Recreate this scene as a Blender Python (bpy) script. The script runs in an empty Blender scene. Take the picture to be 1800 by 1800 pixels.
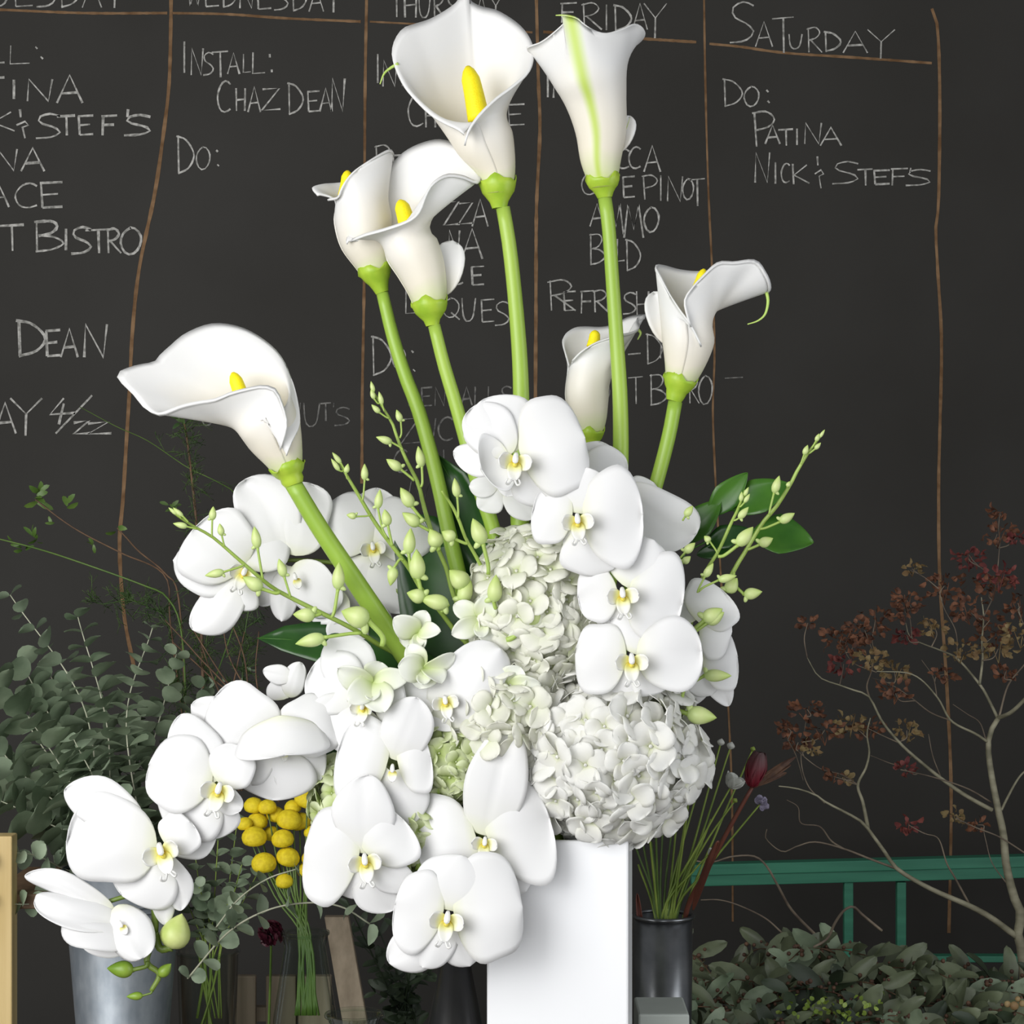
import bpy, math, random
from mathutils import Vector, Matrix
V = Vector
random.seed(7)
C = bpy.context.scene.collection
S = bpy.context.scene

# ---------------------------------------------------------------- camera, world, lights
PX, DIST, EYE = 0.0005, 2.0, 1.25
cam_d = bpy.data.cameras.new('camera'); cam = bpy.data.objects.new('camera', cam_d); C.objects.link(cam)
cam_d.sensor_width = 36; cam_d.lens = 80; cam_d.clip_start = 0.05
cam.location = (0, -DIST, EYE); cam.rotation_euler = (math.radians(90), 0, 0)
S.camera = cam
S.view_settings.view_transform = 'Standard'; S.view_settings.look = 'None'
S.view_settings.gamma = 1; S.view_settings.use_curve_mapping = False
S.view_settings.exposure = 0.0
w = bpy.data.worlds.new('world'); S.world = w; w.use_nodes = True
w.node_tree.nodes['Background'].inputs[0].default_value = (0.95, 0.97, 1.0, 1)
w.node_tree.nodes['Background'].inputs[1].default_value = 0.19
def area(name, loc, target, size, power, color=(1, 1, 1)):
    d = bpy.data.lights.new(name, 'AREA'); d.shape = 'RECTANGLE'; d.size, d.size_y = size; d.energy = power; d.color = color
    o = bpy.data.objects.new(name, d); C.objects.link(o); o.location = loc
    o.rotation_euler = (V(target) - V(loc)).to_track_quat('-Z', 'Y').to_euler()
    return o
area('window_light', (-1.35, -1.5, 1.75), (-0.1, 0.1, 1.12), (1.4, 1.5), 35, (1.0, 0.99, 0.975))
area('front_fill_light', (-1.1, -3.0, 1.35), (0.0, 0.0, 1.05), (3.0, 2.2), 56, (0.99, 0.995, 1.0))  # added broad fill from behind the camera, softens the shading
area('right_fill_light', (1.25, -0.55, 1.3), (-0.1, -0.05, 1.15), (0.8, 1.2), 7, (0.95, 0.97, 1.0))  # added fill from the right, lifts the shaded petal sides

def P(px, py, d=0.0):                       # a photo pixel at depth d (in units of PX behind the vase axis)
    y = d * PX; k = (DIST + y) / DIST * PX
    return V(((px - 900) * k, y, EYE - (py - 900) * k))
def Q(px, py, y): return P(px, py, y / PX)  # the same with the depth in metres
def sc(y): return (DIST + y) / DIST * PX    # metres per pixel at depth y

# ---------------------------------------------------------------- materials
def mat(name, c1, c2=None, rough=0.5, scale=30, metal=0, transl=0, grad=None, spec=0.5, glass=False, bump=0, coat=0, wood=False, stretch=None):
    m = bpy.data.materials.new(name); m.use_nodes = True
    nt = m.node_tree; N, L = nt.nodes, nt.links
    b = N['Principled BSDF']; out = N['Material Output']
    b.inputs['Roughness'].default_value = rough; b.inputs['Metallic'].default_value = metal
    b.inputs['Specular IOR Level'].default_value = spec; b.inputs['Coat Weight'].default_value = coat
    tc = N.new('ShaderNodeTexCoord')
    mp = N.new('ShaderNodeMapping'); L.new(tc.outputs['Object'], mp.inputs[0])
    if stretch: mp.inputs['Scale'].default_value = stretch
    nz = N.new('ShaderNodeTexNoise'); nz.inputs['Scale'].default_value = scale; nz.inputs['Detail'].default_value = 5
    L.new(mp.outputs[0], nz.inputs['Vector'])
    r4 = lambda c: (c[0], c[1], c[2], 1)
    col = None
    if grad:
        sep = N.new('ShaderNodeSeparateXYZ'); L.new(tc.outputs['UV'], sep.inputs[0])
        ad = N.new('ShaderNodeMath'); ad.operation = 'MULTIPLY_ADD'; L.new(nz.outputs[0], ad.inputs[0]); ad.inputs[1].default_value = 0.10
        L.new(sep.outputs[1], ad.inputs[2])
        sb = N.new('ShaderNodeMath'); sb.operation = 'SUBTRACT'; L.new(ad.outputs[0], sb.inputs[0]); sb.inputs[1].default_value = 0.05
        rp = N.new('ShaderNodeValToRGB'); L.new(sb.outputs[0], rp.inputs[0])
        e = rp.color_ramp.elements
        e[0].position, e[0].color = grad[0][0], r4(grad[0][1]); e[1].position, e[1].color = grad[-1][0], r4(grad[-1][1])
        for p, c in grad[1:-1]:
            x = e.new(p); x.color = r4(c)
        col = rp.outputs[0]
    else:
        rp = N.new('ShaderNodeValToRGB'); L.new(nz.outputs[0], rp.inputs[0])
        e = rp.color_ramp.elements
        e[0].position, e[0].color = 0.35, r4(c1); e[1].position, e[1].color = 0.65, r4(c2 or c1)
        col = rp.outputs[0]
    L.new(col, b.inputs['Base Color'])
    if bump:
        bp = N.new('ShaderNodeBump'); bp.inputs['Strength'].default_value = bump; bp.inputs['Distance'].default_value = 0.001
        L.new(nz.outputs[0], bp.inputs['Height']); L.new(bp.outputs[0], b.inputs['Normal'])
    if glass:                               # thin-walled glass: clear through, mirror-like at grazing angles
        tr = N.new('ShaderNodeBsdfTransparent'); tr.inputs[0].default_value = (0.93, 0.96, 0.94, 1)
        gl = N.new('ShaderNodeBsdfGlossy'); gl.inputs['Roughness'].default_value = rough
        fc = N.new('ShaderNodeLayerWeight'); fc.inputs[0].default_value = 0.5; lw = N.new('ShaderNodeMath'); lw.operation = 'POWER'; L.new(fc.outputs['Facing'], lw.inputs[0]); lw.inputs[1].default_value = 3.5
        mx = N.new('ShaderNodeMixShader'); L.new(lw.outputs[0], mx.inputs[0]); L.new(tr.outputs[0], mx.inputs[1]); L.new(gl.outputs[0], mx.inputs[2]); L.new(mx.outputs[0], out.inputs[0])
    if transl:
        t = N.new('ShaderNodeBsdfTranslucent'); L.new(col, t.inputs[0])
        mx = N.new('ShaderNodeMixShader'); mx.inputs[0].default_value = transl
        L.new(b.outputs[0], mx.inputs[1]); L.new(t.outputs[0], mx.inputs[2]); L.new(mx.outputs[0], out.inputs[0])
    return m
WH = (0.90, 0.90, 0.89)
MT = {}
MT['calla'] = mat('calla_white', WH, grad=[(0.0, (0.62, 0.74, 0.16)), (0.10, (0.80, 0.84, 0.52)), (0.24, (0.92, 0.87, 0.74)), (0.55, (0.92, 0.89, 0.82)), (0.8, (0.90, 0.90, 0.89))], rough=0.42, transl=0.22, scale=20)
MT['calla_back'] = mat('calla_white_green_rib', WH, grad=[(0.0, (0.62, 0.74, 0.16)), (0.10, (0.80, 0.84, 0.52)), (0.24, (0.92, 0.87, 0.74)), (0.55, (0.92, 0.89, 0.82)), (0.8, (0.90, 0.90, 0.89))], rough=0.42, transl=0.22, scale=20)
def rib(m, u0, half):                       # the natural green midrib, a band along the middle of the sheet
    nt = m.node_tree; N, L = nt.nodes, nt.links
    tc = N.new('ShaderNodeTexCoord'); sp = N.new('ShaderNodeSeparateXYZ'); L.new(tc.outputs['UV'], sp.inputs[0])
    d = N.new('ShaderNodeMath'); d.operation = 'SUBTRACT'; L.new(sp.outputs[0], d.inputs[0]); d.inputs[1].default_value = u0
    ab = N.new('ShaderNodeMath'); ab.operation = 'ABSOLUTE'; L.new(d.outputs[0], ab.inputs[0])
    rp = N.new('ShaderNodeMapRange'); L.new(ab.outputs[0], rp.inputs[0]); rp.inputs[1].default_value = 0; rp.inputs[2].default_value = half; rp.inputs[3].default_value = 0.95; rp.inputs[4].default_value = 0; rp.interpolation_type = 'SMOOTHSTEP'
    mx = N.new('ShaderNodeMix'); mx.data_type = 'RGBA'; L.new(rp.outputs[0], mx.inputs[0])
    old = [l for l in nt.links if l.to_socket.name in ('Base Color', 'Color') and l.from_node.type == 'VALTORGB']
    L.new(old[0].from_socket, mx.inputs[6]); mx.inputs[7].default_value = (0.58, 0.74, 0.12, 1)
    for l in old: t_ = l.to_socket; L.new(mx.outputs[2], t_)
rib(MT['calla_back'], 0.52, 0.045)
MT['collar'] = mat('collar_green', (0.30, 0.48, 0.03), (0.42, 0.58, 0.05), rough=0.4, scale=60)
MT['spadix'] = mat('spadix_yellow', (0.92, 0.74, 0.0), (0.96, 0.84, 0.01), rough=0.6, scale=900, bump=0.4)
MT['stalk'] = mat('stalk_green', (0.26, 0.43, 0.045), (0.37, 0.53, 0.085), rough=0.38, scale=18, stretch=(1, 1, 0.15))
MT['tip'] = mat('tip_green', (0.42, 0.60, 0.12), (0.55, 0.70, 0.2), rough=0.4)
MT['orchid'] = mat('orchid_white', WH, grad=[(0.0, (0.84, 0.86, 0.68)), (0.16, (0.89, 0.89, 0.86)), (0.4, (0.90, 0.90, 0.90))], rough=0.5, transl=0.22, scale=15)
MT['lip'] = mat('orchid_lip', WH, grad=[(0.0, (0.74, 0.46, 0.05)), (0.10, (0.84, 0.72, 0.10)), (0.30, (0.86, 0.85, 0.36)), (0.55, (0.90, 0.90, 0.82)), (1.0, (0.90, 0.90, 0.89))], rough=0.45, transl=0.15, scale=200)
MT['column'] = mat('orchid_column', (0.88, 0.88, 0.84), (0.90, 0.90, 0.86), rough=0.4)
MT['orchid_stem'] = mat('orchid_stem', (0.10, 0.17, 0.02), (0.20, 0.28, 0.05), rough=0.4)
MT['orchid_bud'] = mat('orchid_bud', (0.42, 0.52, 0.13), (0.60, 0.66, 0.26), rough=0.4, scale=40)
MT['bud_dark'] = mat('orchid_bud_dark', (0.15, 0.28, 0.02), (0.26, 0.38, 0.05), rough=0.4, scale=40)
MT['dbud'] = mat('bud_lime', WH, grad=[(0.0, (0.60, 0.76, 0.28)), (0.5, (0.68, 0.78, 0.34)), (1.0, (0.50, 0.66, 0.16))], rough=0.42, transl=0.15)
MT['dstem'] = mat('spray_stem', (0.26, 0.38, 0.06), (0.38, 0.52, 0.12), rough=0.4)
MT['dflower'] = mat('pale_green_petal', WH, grad=[(0.0, (0.62, 0.74, 0.28)), (0.3, (0.78, 0.84, 0.56)), (0.75, (0.88, 0.90, 0.82))], rough=0.5, transl=0.22)
MT['hyd'] = mat('hydrangea_white', WH, grad=[(0.0, (0.78, 0.82, 0.56)), (0.18, (0.92, 0.92, 0.85)), (0.7, (0.94, 0.94, 0.91))], rough=0.6, transl=0.36)
MT['hyd_mid'] = mat('hydrangea_cream', WH, grad=[(0.0, (0.66, 0.74, 0.38)), (0.22, (0.88, 0.90, 0.75)), (0.8, (0.94, 0.94, 0.86))], rough=0.6, transl=0.36)
MT['hyd_green'] = mat('hydrangea_green', WH, grad=[(0.0, (0.36, 0.48, 0.10)), (0.3, (0.60, 0.70, 0.30)), (0.9, (0.76, 0.82, 0.54))], rough=0.6, transl=0.25)
MT['hyd_core'] = mat('hydrangea_core', (0.72, 0.77, 0.50), (0.84, 0.86, 0.68), rough=0.7, scale=120)  # filler core colour, kept pale to lighten the shade between florets
MT['leaf'] = mat('dark_leaf', (0.012, 0.05, 0.010), (0.03, 0.10, 0.018), rough=0.28, scale=25, transl=0.1)
MT['leaf2'] = mat('bright_leaf', (0.03, 0.12, 0.012), (0.07, 0.20, 0.02), rough=0.3, scale=25, transl=0.15)
MT['ceramic'] = mat('white_lacquer', (0.86, 0.87, 0.89), (0.88, 0.89, 0.90), rough=0.3, scale=4)
MT['board'] = mat('blackboard_paint', (0.027, 0.0254, 0.0222), (0.034, 0.0324, 0.0292), rough=0.75, scale=3.0, spec=0.25)
MT['chalk'] = mat('white_chalk', (0.19, 0.187, 0.172), (0.52, 0.51, 0.48), rough=0.95, scale=130, spec=0.1)
MT['chalk_dim'] = mat('rubbed_chalk', (0.07, 0.07, 0.068), (0.22, 0.215, 0.20), rough=0.95, scale=130, spec=0.1)
MT['chalk_brown'] = mat('brown_chalk', (0.13, 0.072, 0.036), (0.25, 0.155, 0.085), rough=0.95, scale=45, spec=0.1)
MT['plaster'] = mat('dark_plaster', (0.10, 0.10, 0.10), (0.13, 0.13, 0.12), rough=0.9)
MT['concrete'] = mat('concrete', (0.14, 0.13, 0.12), (0.2, 0.19, 0.18), rough=0.85, scale=8)
MT['bench'] = mat('bench_wood', (0.05, 0.032, 0.02), (0.09, 0.06, 0.035), rough=0.6, scale=8, stretch=(0.3, 4, 4))
MT['pale_wood'] = mat('pale_wood', (0.50, 0.36, 0.14), (0.62, 0.47, 0.22), rough=0.55, scale=18, stretch=(4, 4, 0.3))
MT['grey_wood'] = mat('weathered_wood', (0.15, 0.115, 0.075), (0.25, 0.20, 0.14), rough=0.7, scale=18, stretch=(4, 4, 0.3))
MT['brown_wood'] = mat('brown_wood', (0.13, 0.075, 0.04), (0.2, 0.12, 0.065), rough=0.65, scale=18, stretch=(4, 4, 0.3))
MT['green_paint'] = mat('green_paint', (0.022, 0.15, 0.09), (0.035, 0.20, 0.12), rough=0.5, scale=14, stretch=(0.4, 4, 6), bump=0.3)
MT['zinc'] = mat('galvanised_steel', (0.22, 0.25, 0.28), (0.32, 0.35, 0.38), rough=0.55, scale=60, metal=0.7, stretch=(1, 1, 0.5))
MT['steel'] = mat('dull_steel', (0.16, 0.17, 0.18), (0.25, 0.26, 0.27), rough=0.28, scale=30, metal=0.9)
MT['black'] = mat('black_metal', (0.012, 0.012, 0.013), (0.02, 0.02, 0.02), rough=0.3, scale=30)
MT['glass'] = mat('clear_glass', (0.95, 0.97, 0.96), rough=0.02, glass=True)
MT['pale_box'] = mat('pale_paint', (0.45, 0.49, 0.45), (0.5, 0.54, 0.5), rough=0.5)
MT['euc'] = mat('eucalyptus_leaf', (0.13, 0.185, 0.11), (0.29, 0.36, 0.24), rough=0.5, scale=22, transl=0.12)
MT['euc2'] = mat('eucalyptus_leaf_light', (0.20, 0.27, 0.175), (0.36, 0.44, 0.31), rough=0.5, scale=22, transl=0.12)
MT['euc_stem'] = mat('eucalyptus_stem', (0.36, 0.38, 0.27), (0.50, 0.50, 0.38), rough=0.5)
MT['seed_leaf'] = mat('seeded_eucalyptus_leaf', (0.05, 0.064, 0.034), (0.155, 0.185, 0.105), rough=0.45, scale=16, transl=0.1)
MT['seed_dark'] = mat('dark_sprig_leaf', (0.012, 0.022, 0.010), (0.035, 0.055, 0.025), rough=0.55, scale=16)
MT['seed'] = mat('brown_seeds', (0.06, 0.028, 0.018), (0.13, 0.065, 0.035), rough=0.7, scale=120)
MT['twig'] = mat('brown_twig', (0.07, 0.038, 0.02), (0.15, 0.085, 0.045), rough=0.7, scale=60)
MT['bark'] = mat('pale_bark', (0.16, 0.15, 0.095), (0.34, 0.32, 0.22), rough=0.65, scale=28, stretch=(1, 1, 2.5))
MT['bark_thin'] = mat('thin_bark', (0.10, 0.075, 0.055), (0.26, 0.21, 0.15), rough=0.65, scale=30)
MT['dry'] = mat('dried_bract', (0.06, 0.022, 0.012), (0.27, 0.115, 0.06), rough=0.7, scale=70, transl=0.1)
MT['dry_red'] = mat('dried_bract_red', (0.10, 0.016, 0.018), (0.26, 0.07, 0.055), rough=0.7, scale=70, transl=0.1)
MT['dry_tan'] = mat('dried_bract_tan', (0.20, 0.12, 0.05), (0.34, 0.26, 0.12), rough=0.7, scale=70, transl=0.1)
MT['fern'] = mat('fern_green', (0.025, 0.06, 0.012), (0.06, 0.11, 0.02), rough=0.6)
MT['sprig'] = mat('sprig_green', (0.05, 0.11, 0.015), (0.10, 0.17, 0.03), rough=0.5)
MT['thin_stem'] = mat('thin_green_stem', (0.14, 0.22, 0.03), (0.26, 0.35, 0.06), rough=0.45)
MT['thin_dark'] = mat('dark_green_stem', (0.05, 0.10, 0.015), (0.10, 0.17, 0.03), rough=0.45)
MT['yellow'] = mat('yellow_flower', (0.66, 0.50, 0.006), (0.80, 0.64, 0.015), rough=0.7, scale=260, bump=0.6)
MT['maroon'] = mat('maroon_petal', (0.035, 0.003, 0.010), (0.07, 0.008, 0.018), rough=0.5)
MT['red'] = mat('crimson_petal', WH, grad=[(0.0, (0.17, 0.006, 0.018)), (0.45, (0.13, 0.008, 0.018)), (1.0, (0.06, 0.03, 0.03))], rough=0.55)
MT['red_stem'] = mat('russet_stem', (0.10, 0.028, 0.018), (0.16, 0.05, 0.03), rough=0.5)
MT['small_white'] = mat('small_white_petal', (0.55, 0.57, 0.52), (0.66, 0.67, 0.62), rough=0.55, transl=0.2)
MT['lavender'] = mat('lavender_petal', (0.24, 0.21, 0.32), (0.36, 0.33, 0.44), rough=0.6, transl=0.2)

# ---------------------------------------------------------------- mesh and object helpers
ORIG = {}
class MB:
    def __init__(s): s.v, s.f, s.uv = [], [], []
    def add(s, pts, faces, uvs=None):
        o = len(s.v); s.v += [V(p) for p in pts]; s.f += [tuple(i + o for i in f) for f in faces]
        s.uv += uvs if uvs else [(0.5, 0.5)] * len(pts)
    def grid(s, rows, closed=False, vs=None):
        n, m = len(rows), len(rows[0]); fs = []
        for i in range(n - 1):
            for j in range(m if closed else m - 1):
                k = (j + 1) % m
                fs.append((i * m + j, i * m + k, (i + 1) * m + k, (i + 1) * m + j))
        s.add([p for r in rows for p in r], fs, [(j / max(1, m - 1), (vs[i] if vs else i / (n - 1))) for i in range(n) for j in range(m)])
    def tube(s, pts, rad, n=8, cap=True):
        k = len(pts); rad = rad if isinstance(rad, (list, tuple)) else [rad] * k
        prev = None; rows = []
        for i in range(k):
            t = (pts[min(k - 1, i + 1)] - pts[max(0, i - 1)])
            t = t.normalized() if t.length > 1e-9 else V((0, 0, 1))
            if prev is None: a = t.orthogonal().normalized()
            else:
                a = prev - t * prev.dot(t)
                a = a.normalized() if a.length > 1e-6 else t.orthogonal().normalized()
            prev = a; b = t.cross(a)
            rows.append([pts[i] + (a * math.cos(q) + b * math.sin(q)) * rad[i] for q in [2 * math.pi * j / n for j in range(n)]])
        o = len(s.v); s.grid(rows, True)
        if cap:
            s.f.append(tuple(o + j for j in range(n))[::-1]); s.f.append(tuple(o + (k - 1) * n + j for j in range(n)))
    def lathe(s, prof, c, n=32, axis=None, vs=None):     # prof: (radius, height along axis)
        z = (axis or V((0, 0, 1))).normalized(); a = z.orthogonal().normalized(); b = z.cross(a)
        s.grid([[c + z * h + (a * math.cos(q) + b * math.sin(q)) * r for q in [2 * math.pi * j / n for j in range(n)]] for r, h in prof], True, vs)
    def box(s, lo, hi, mtx=None):
        p = [V((x, y, z)) for x in (lo[0], hi[0]) for y in (lo[1], hi[1]) for z in (lo[2], hi[2])]
        if mtx: p = [mtx @ q for q in p]
        s.add(p, [(0, 1, 3, 2), (4, 6, 7, 5), (0, 4, 5, 1), (2, 3, 7, 6), (0, 2, 6, 4), (1, 5, 7, 3)])
    def build(s, name, m, parent=None, smooth=True, solid=0, bevel=0, sub=0, off=0.0):
        o3 = ORIG[parent] if parent else V((0, 0, 0))
        me = bpy.data.meshes.new(name); me.from_pydata([p - o3 for p in s.v], [], s.f)
        ul = me.uv_layers.new(name='UVMap')
        for l in me.loops: ul.data[l.index].uv = s.uv[l.vertex_index]
        me.materials.append(MT[m])
        if smooth: me.polygons.foreach_set('use_smooth', [True] * len(me.polygons))
        me.update()
        o = bpy.data.objects.new(name, me); C.objects.link(o)
        if parent: o.parent = parent
        ORIG[o] = o3
        if sub:
            md = o.modifiers.new('smooth', 'SUBSURF'); md.levels = md.render_levels = sub
        if solid:
            md = o.modifiers.new('thickness', 'SOLIDIFY'); md.thickness = solid; md.offset = off
        if bevel:
            md = o.modifiers.new('bevel', 'BEVEL'); md.width = bevel; md.segments = 2; md.limit_method = 'ANGLE'
        return o
def tag(o, label, cat, group=None, kind=None):
    o['label'] = label; o['category'] = cat
    if group: o['group'] = group
    if kind: o['kind'] = kind
    return o
def thing(name, loc, label, cat, group=None, kind=None):
    o = bpy.data.objects.new(name, None); C.objects.link(o); o.location = loc; o.empty_display_size = 0.02
    ORIG[o] = V(loc); return tag(o, label, cat, group, kind)
def holder(name, loc, parent):
    o = bpy.data.objects.new(name, None); C.objects.link(o); o.empty_display_size = 0.02
    o.parent = parent; o.location = V(loc) - ORIG[parent]; ORIG[o] = V(loc); return o
def struct(o): o['kind'] = 'structure'; return o
def crs(pts, n):                              # Catmull-Rom resampling by arc length
    pts = [V(p) for p in pts]
    if len(pts) == 2: return [pts[0].lerp(pts[1], i / (n - 1)) for i in range(n)]
    q = [2 * pts[0] - pts[1]] + pts + [2 * pts[-1] - pts[-2]]; dense = []
    for i in range(1, len(q) - 2):
        for j in range(12):
            t = j / 12
            dense.append(0.5 * ((2 * q[i]) + (q[i + 1] - q[i - 1]) * t + (2 * q[i - 1] - 5 * q[i] + 4 * q[i + 1] - q[i + 2]) * t * t + (3 * q[i] - q[i - 1] - 3 * q[i + 1] + q[i + 2]) * t ** 3))
    dense.append(pts[-1])
    L = [0.0]
    for a, b in zip(dense, dense[1:]): L.append(L[-1] + (b - a).length)
    out = []; k = 0
    for i in range(n):
        s_ = L[-1] * i / (n - 1)
        while k < len(L) - 2 and L[k + 1] < s_: k += 1
        seg = L[k + 1] - L[k]
        out.append(dense[k].lerp(dense[k + 1], (s_ - L[k]) / seg if seg > 1e-12 else 0))
    return out
def lerps(a, n):                              # list of values resampled linearly
    return [a[min(len(a) - 2, int(x))] + (a[min(len(a) - 2, int(x)) + 1] - a[min(len(a) - 2, int(x))]) * (x - min(len(a) - 2, int(x))) for x in [(len(a) - 1) * i / (n - 1) for i in range(n)]] if len(a) > 1 else a * n
def petal(mb, base, tip, width, nrm, bulge=0.10, cup=-0.12, a=1.1, p=2.2, nv=12, nu=9, wave=0.02, v0=0.0, ph=None, root=0.12, rip=0.0, vein=0.0, skew=0.0):
    ax = tip - base; ln = ax.length; t = ax / ln
    n = nrm - t * nrm.dot(t); n = n.normalized() if n.length > 1e-4 else t.orthogonal().normalized()
    side = t.cross(n); ph = random.uniform(0, 6.28) if ph is None else ph
    rows = []; vs = []
    for i in range(nv):
        v = (1 - math.cos(math.pi * i / (nv - 1))) / 2
        hw = max(0.0, 1 - abs(2 * v ** a - 1) ** p) ** (1 / p) * width / 2
        if v < 0.5: hw = max(hw, root * width / 2)
        sk = skew * ln * math.sin(math.pi * v) * v; hw *= 1 + rip * math.sin(8 * v + ph)
        c = base + ax * v + n * (4 * bulge * ln * v * (1 - v))
        row = []
        for j in range(nu):
            u = 2 * j / (nu - 1) - 1
            row.append(c + side * (u * hw + sk) + n * (cup * u * u * hw + wave * ln * v * math.sin(3.2 * u + ph + 2 * v) + rip * 0.35 * ln * u * u * v * math.sin(9 * v + 3 * u + 2 * ph) - vein * ln * math.exp(-(u / 0.13) ** 2) * v * (1 - v)))
        rows.append(row); vs.append(v0 + (1 - v0) * v)
    mb.grid(rows, False, vs)
def leaf(mb, base, d, ln, wd, nrm, bend=0.1, nv=5, a=1.0, p=1.7): petal(mb, base, base + d.normalized() * ln, wd, nrm, bend, 0.12, a, p, nv, 3, 0.0)
def ball(mb, c, r, n=8, squash=None, axis=None):
    sq = squash or 1
    mb.lathe([(r * math.sin(math.pi * i / n), -r * sq * math.cos(math.pi * i / n)) for i in range(n + 1)], c, n + 4, axis)
TOCAM = V((0, -1, 0))
def rv(s=1): return V((random.uniform(-s, s), random.uniform(-s, s), random.uniform(-s, s)))

# ---------------------------------------------------------------- the room: floor, wall, chalkboard, bench
BY = 1.25                                      # depth of the chalkboard's face
b = MB(); b.box((-2.4, -2.6, -0.05), (2.4, BY + 0.03, 0)); struct(b.build('floor', 'concrete', smooth=False))
b = MB(); b.box((-2.4, BY + 0.03, -0.05), (2.4, BY + 0.15, 2.7)); struct(b.build('wall_back', 'plaster', smooth=False))
board = thing('chalkboard', (0, BY, 0.3), 'large black chalkboard ruled into weekday columns with handwritten lists', 'chalkboard')
b = MB(); b.box((-1.6, BY, 0.3), (1.6, BY + 0.028, 2.2)); b.build('board_panel', 'board', board, smooth=False)
KB = sc(BY)
def ribbon(mb, pts, wpx, lift=0.0008, jit=0.0):
    n = len(pts); prev = None; rows = []
    for i in range(n):
        t = V(pts[min(n - 1, i + 1)]) - V(pts[max(0, i - 1)])
        t = t.normalized() if t.length > 1e-6 else V((1, 0)); s_ = V((-t.y, t.x)) * wpx / 2 * (1 + random.uniform(-jit, jit))
        p = V(pts[i])
        rows.append([Q(p.x - s_.x, p.y - s_.y, BY - lift), Q(p.x + s_.x, p.y + s_.y, BY - lift)])
    mb.grid(rows)
GL = {  # single-stroke capitals in a unit box, y down
 'A': [[(0, 1), (.5, 0), (1, 1)], [(.2, .66), (.82, .62)]], 'B': [[(.08, 0), (.1, 1)], [(0, .04), (.6, .02), (.78, .2), (.55, .42), (.15, .5)], [(.2, .48), (.7, .55), (1, .75), (.6, .95), (.05, 1.02)]],
 'C': [[(1, .12), (.7, 0), (.3, .12), (.02, .5), (.2, .9), (.6, 1), (1, .9)]], 'D': [[(.1, 0), (.14, 1)], [(0, .02), (.55, .12), (1, .5), (.7, .85), (.1, 1)]],
 'E': [[(.05, .04), (.12, 1)], [(0, .04), (1, 0)], [(.1, .5), (.8, .46)], [(.12, 1), (1, .96)]], 'F': [[(.12, .02), (.08, 1)], [(0, .04), (1, 0)], [(.1, .48), (.8, .46)]],
 'H': [[(0, 0), (.05, 1)], [(1, 0), (.95, 1)], [(.05, .52), (.95, .48)]], 'I': [[(.5, 0), (.5, 1)]], 'K': [[(.05, 0), (.1, 1)], [(.85, .05), (.12, .55), (1, .95)]],
 'L': [[(.08, 0), (.05, .98), (1, .94)]], 'M': [[(0, 1), (.2, 0), (.5, .75), (.75, 0), (1, 1)]], 'N': [[(.05, 1), (.1, 0), (.85, 1), (1, 0)]],
 'O': [[(.5, 0), (.15, .2), (0, .55), (.2, .92), (.55, 1), (.9, .75), (1, .35), (.75, .06), (.45, 0)]], 'P': [[(.1, .02), (.2, 1)], [(0, .05), (.6, 0), (.98, .2), (.75, .42), (.15, .54)]],
 'Q': [[(.5, 0), (.12, .2), (0, .55), (.25, .9), (.6, .92), (.9, .65), (.95, .3), (.7, .04), (.45, 0)], [(.5, .7), (1, 1.05)]], 'R': [[(.1, .02), (.15, 1)], [(0, .08), (.55, 0), (.85, .2), (.6, .42), (.12, .52)], [(.25, .5), (1, 1)]],
 'S': [[(.95, .1), (.55, 0), (.12, .15), (.2, .38), (.7, .55), (.95, .75), (.6, .95), (0, 1)]], 'T': [[(0, .05), (1, 0)], [(.52, .03), (.55, 1)]], 'U': [[(0, 0), (.1, .75), (.4, 1), (.8, .8), (1, 0)]],
 'W': [[(0, 0), (.25, 1), (.5, .3), (.75, 1), (1, 0)]], 'Y': [[(0, 0), (.5, .42), (1, 0)], [(.5, .42), (.48, 1)]], 'Z': [[(.05, .05), (.95, 0), (0, 1), (1, .94)]], '/': [[(1, 0), (0, 1)]], '-': [[(0, .6), (1, .4)]],
 '4': [[(.55, 0), (0, .62), (1, .56)], [(.55, .2), (.35, 1)]], '2': [[(.1, .2), (.9, .05), (.1, .95), (1, .9)]], "'": [[(.6, 0), (.4, 1)]], '.': [[(.2, .2), (.8, .8)]], 'i': [[(.5, 0), (.6, 1)]],
 '&': [[(.3, 0), (.35, .28)], [(.1, .55), (.6, .42), (.8, .55), (.45, .62), (.6, 1)]]}
def word(spec, m='chalk', wd=3.0):
    b = MB()
    for ch, x0, x1, y0, y1 in spec:
        for k, st in enumerate(GL[ch]):
            pp = [V((x0 + (x1 - x0) * x, y0 + (y1 - y0) * y)) for x, y in st]
            if len(pp) > 3 and ch in 'BCDOPQRSU': pp = [V((q.x, q.y)) for q in crs([V((p.x, p.y, 0)) for p in pp], 16)]
            ribbon(b, pp, wd * random.uniform(0.75, 1.15), 0.0008 + 0.0002 * k, 0.25)
    return b.build('chalk_writing', m, board, smooth=False)
def row(text, x0, x1, yb0, yb1, h, m='chalk', wd=3.0, first=None):
    n = len(text); out = []; cw = (x1 - x0) / n
    for i, ch in enumerate(text):
        if ch == ' ': continue
        yb = yb0 + (yb1 - yb0) * i / max(1, n - 1); hh = first if (first and i == 0) else h
        k = 0.12 if ch in "I'" else 0.42
        out.append((ch, x0 + cw * (i + .5 - k), x0 + cw * (i + .5 + k), yb - hh, yb))
    return word(out, m, wd)
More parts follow.
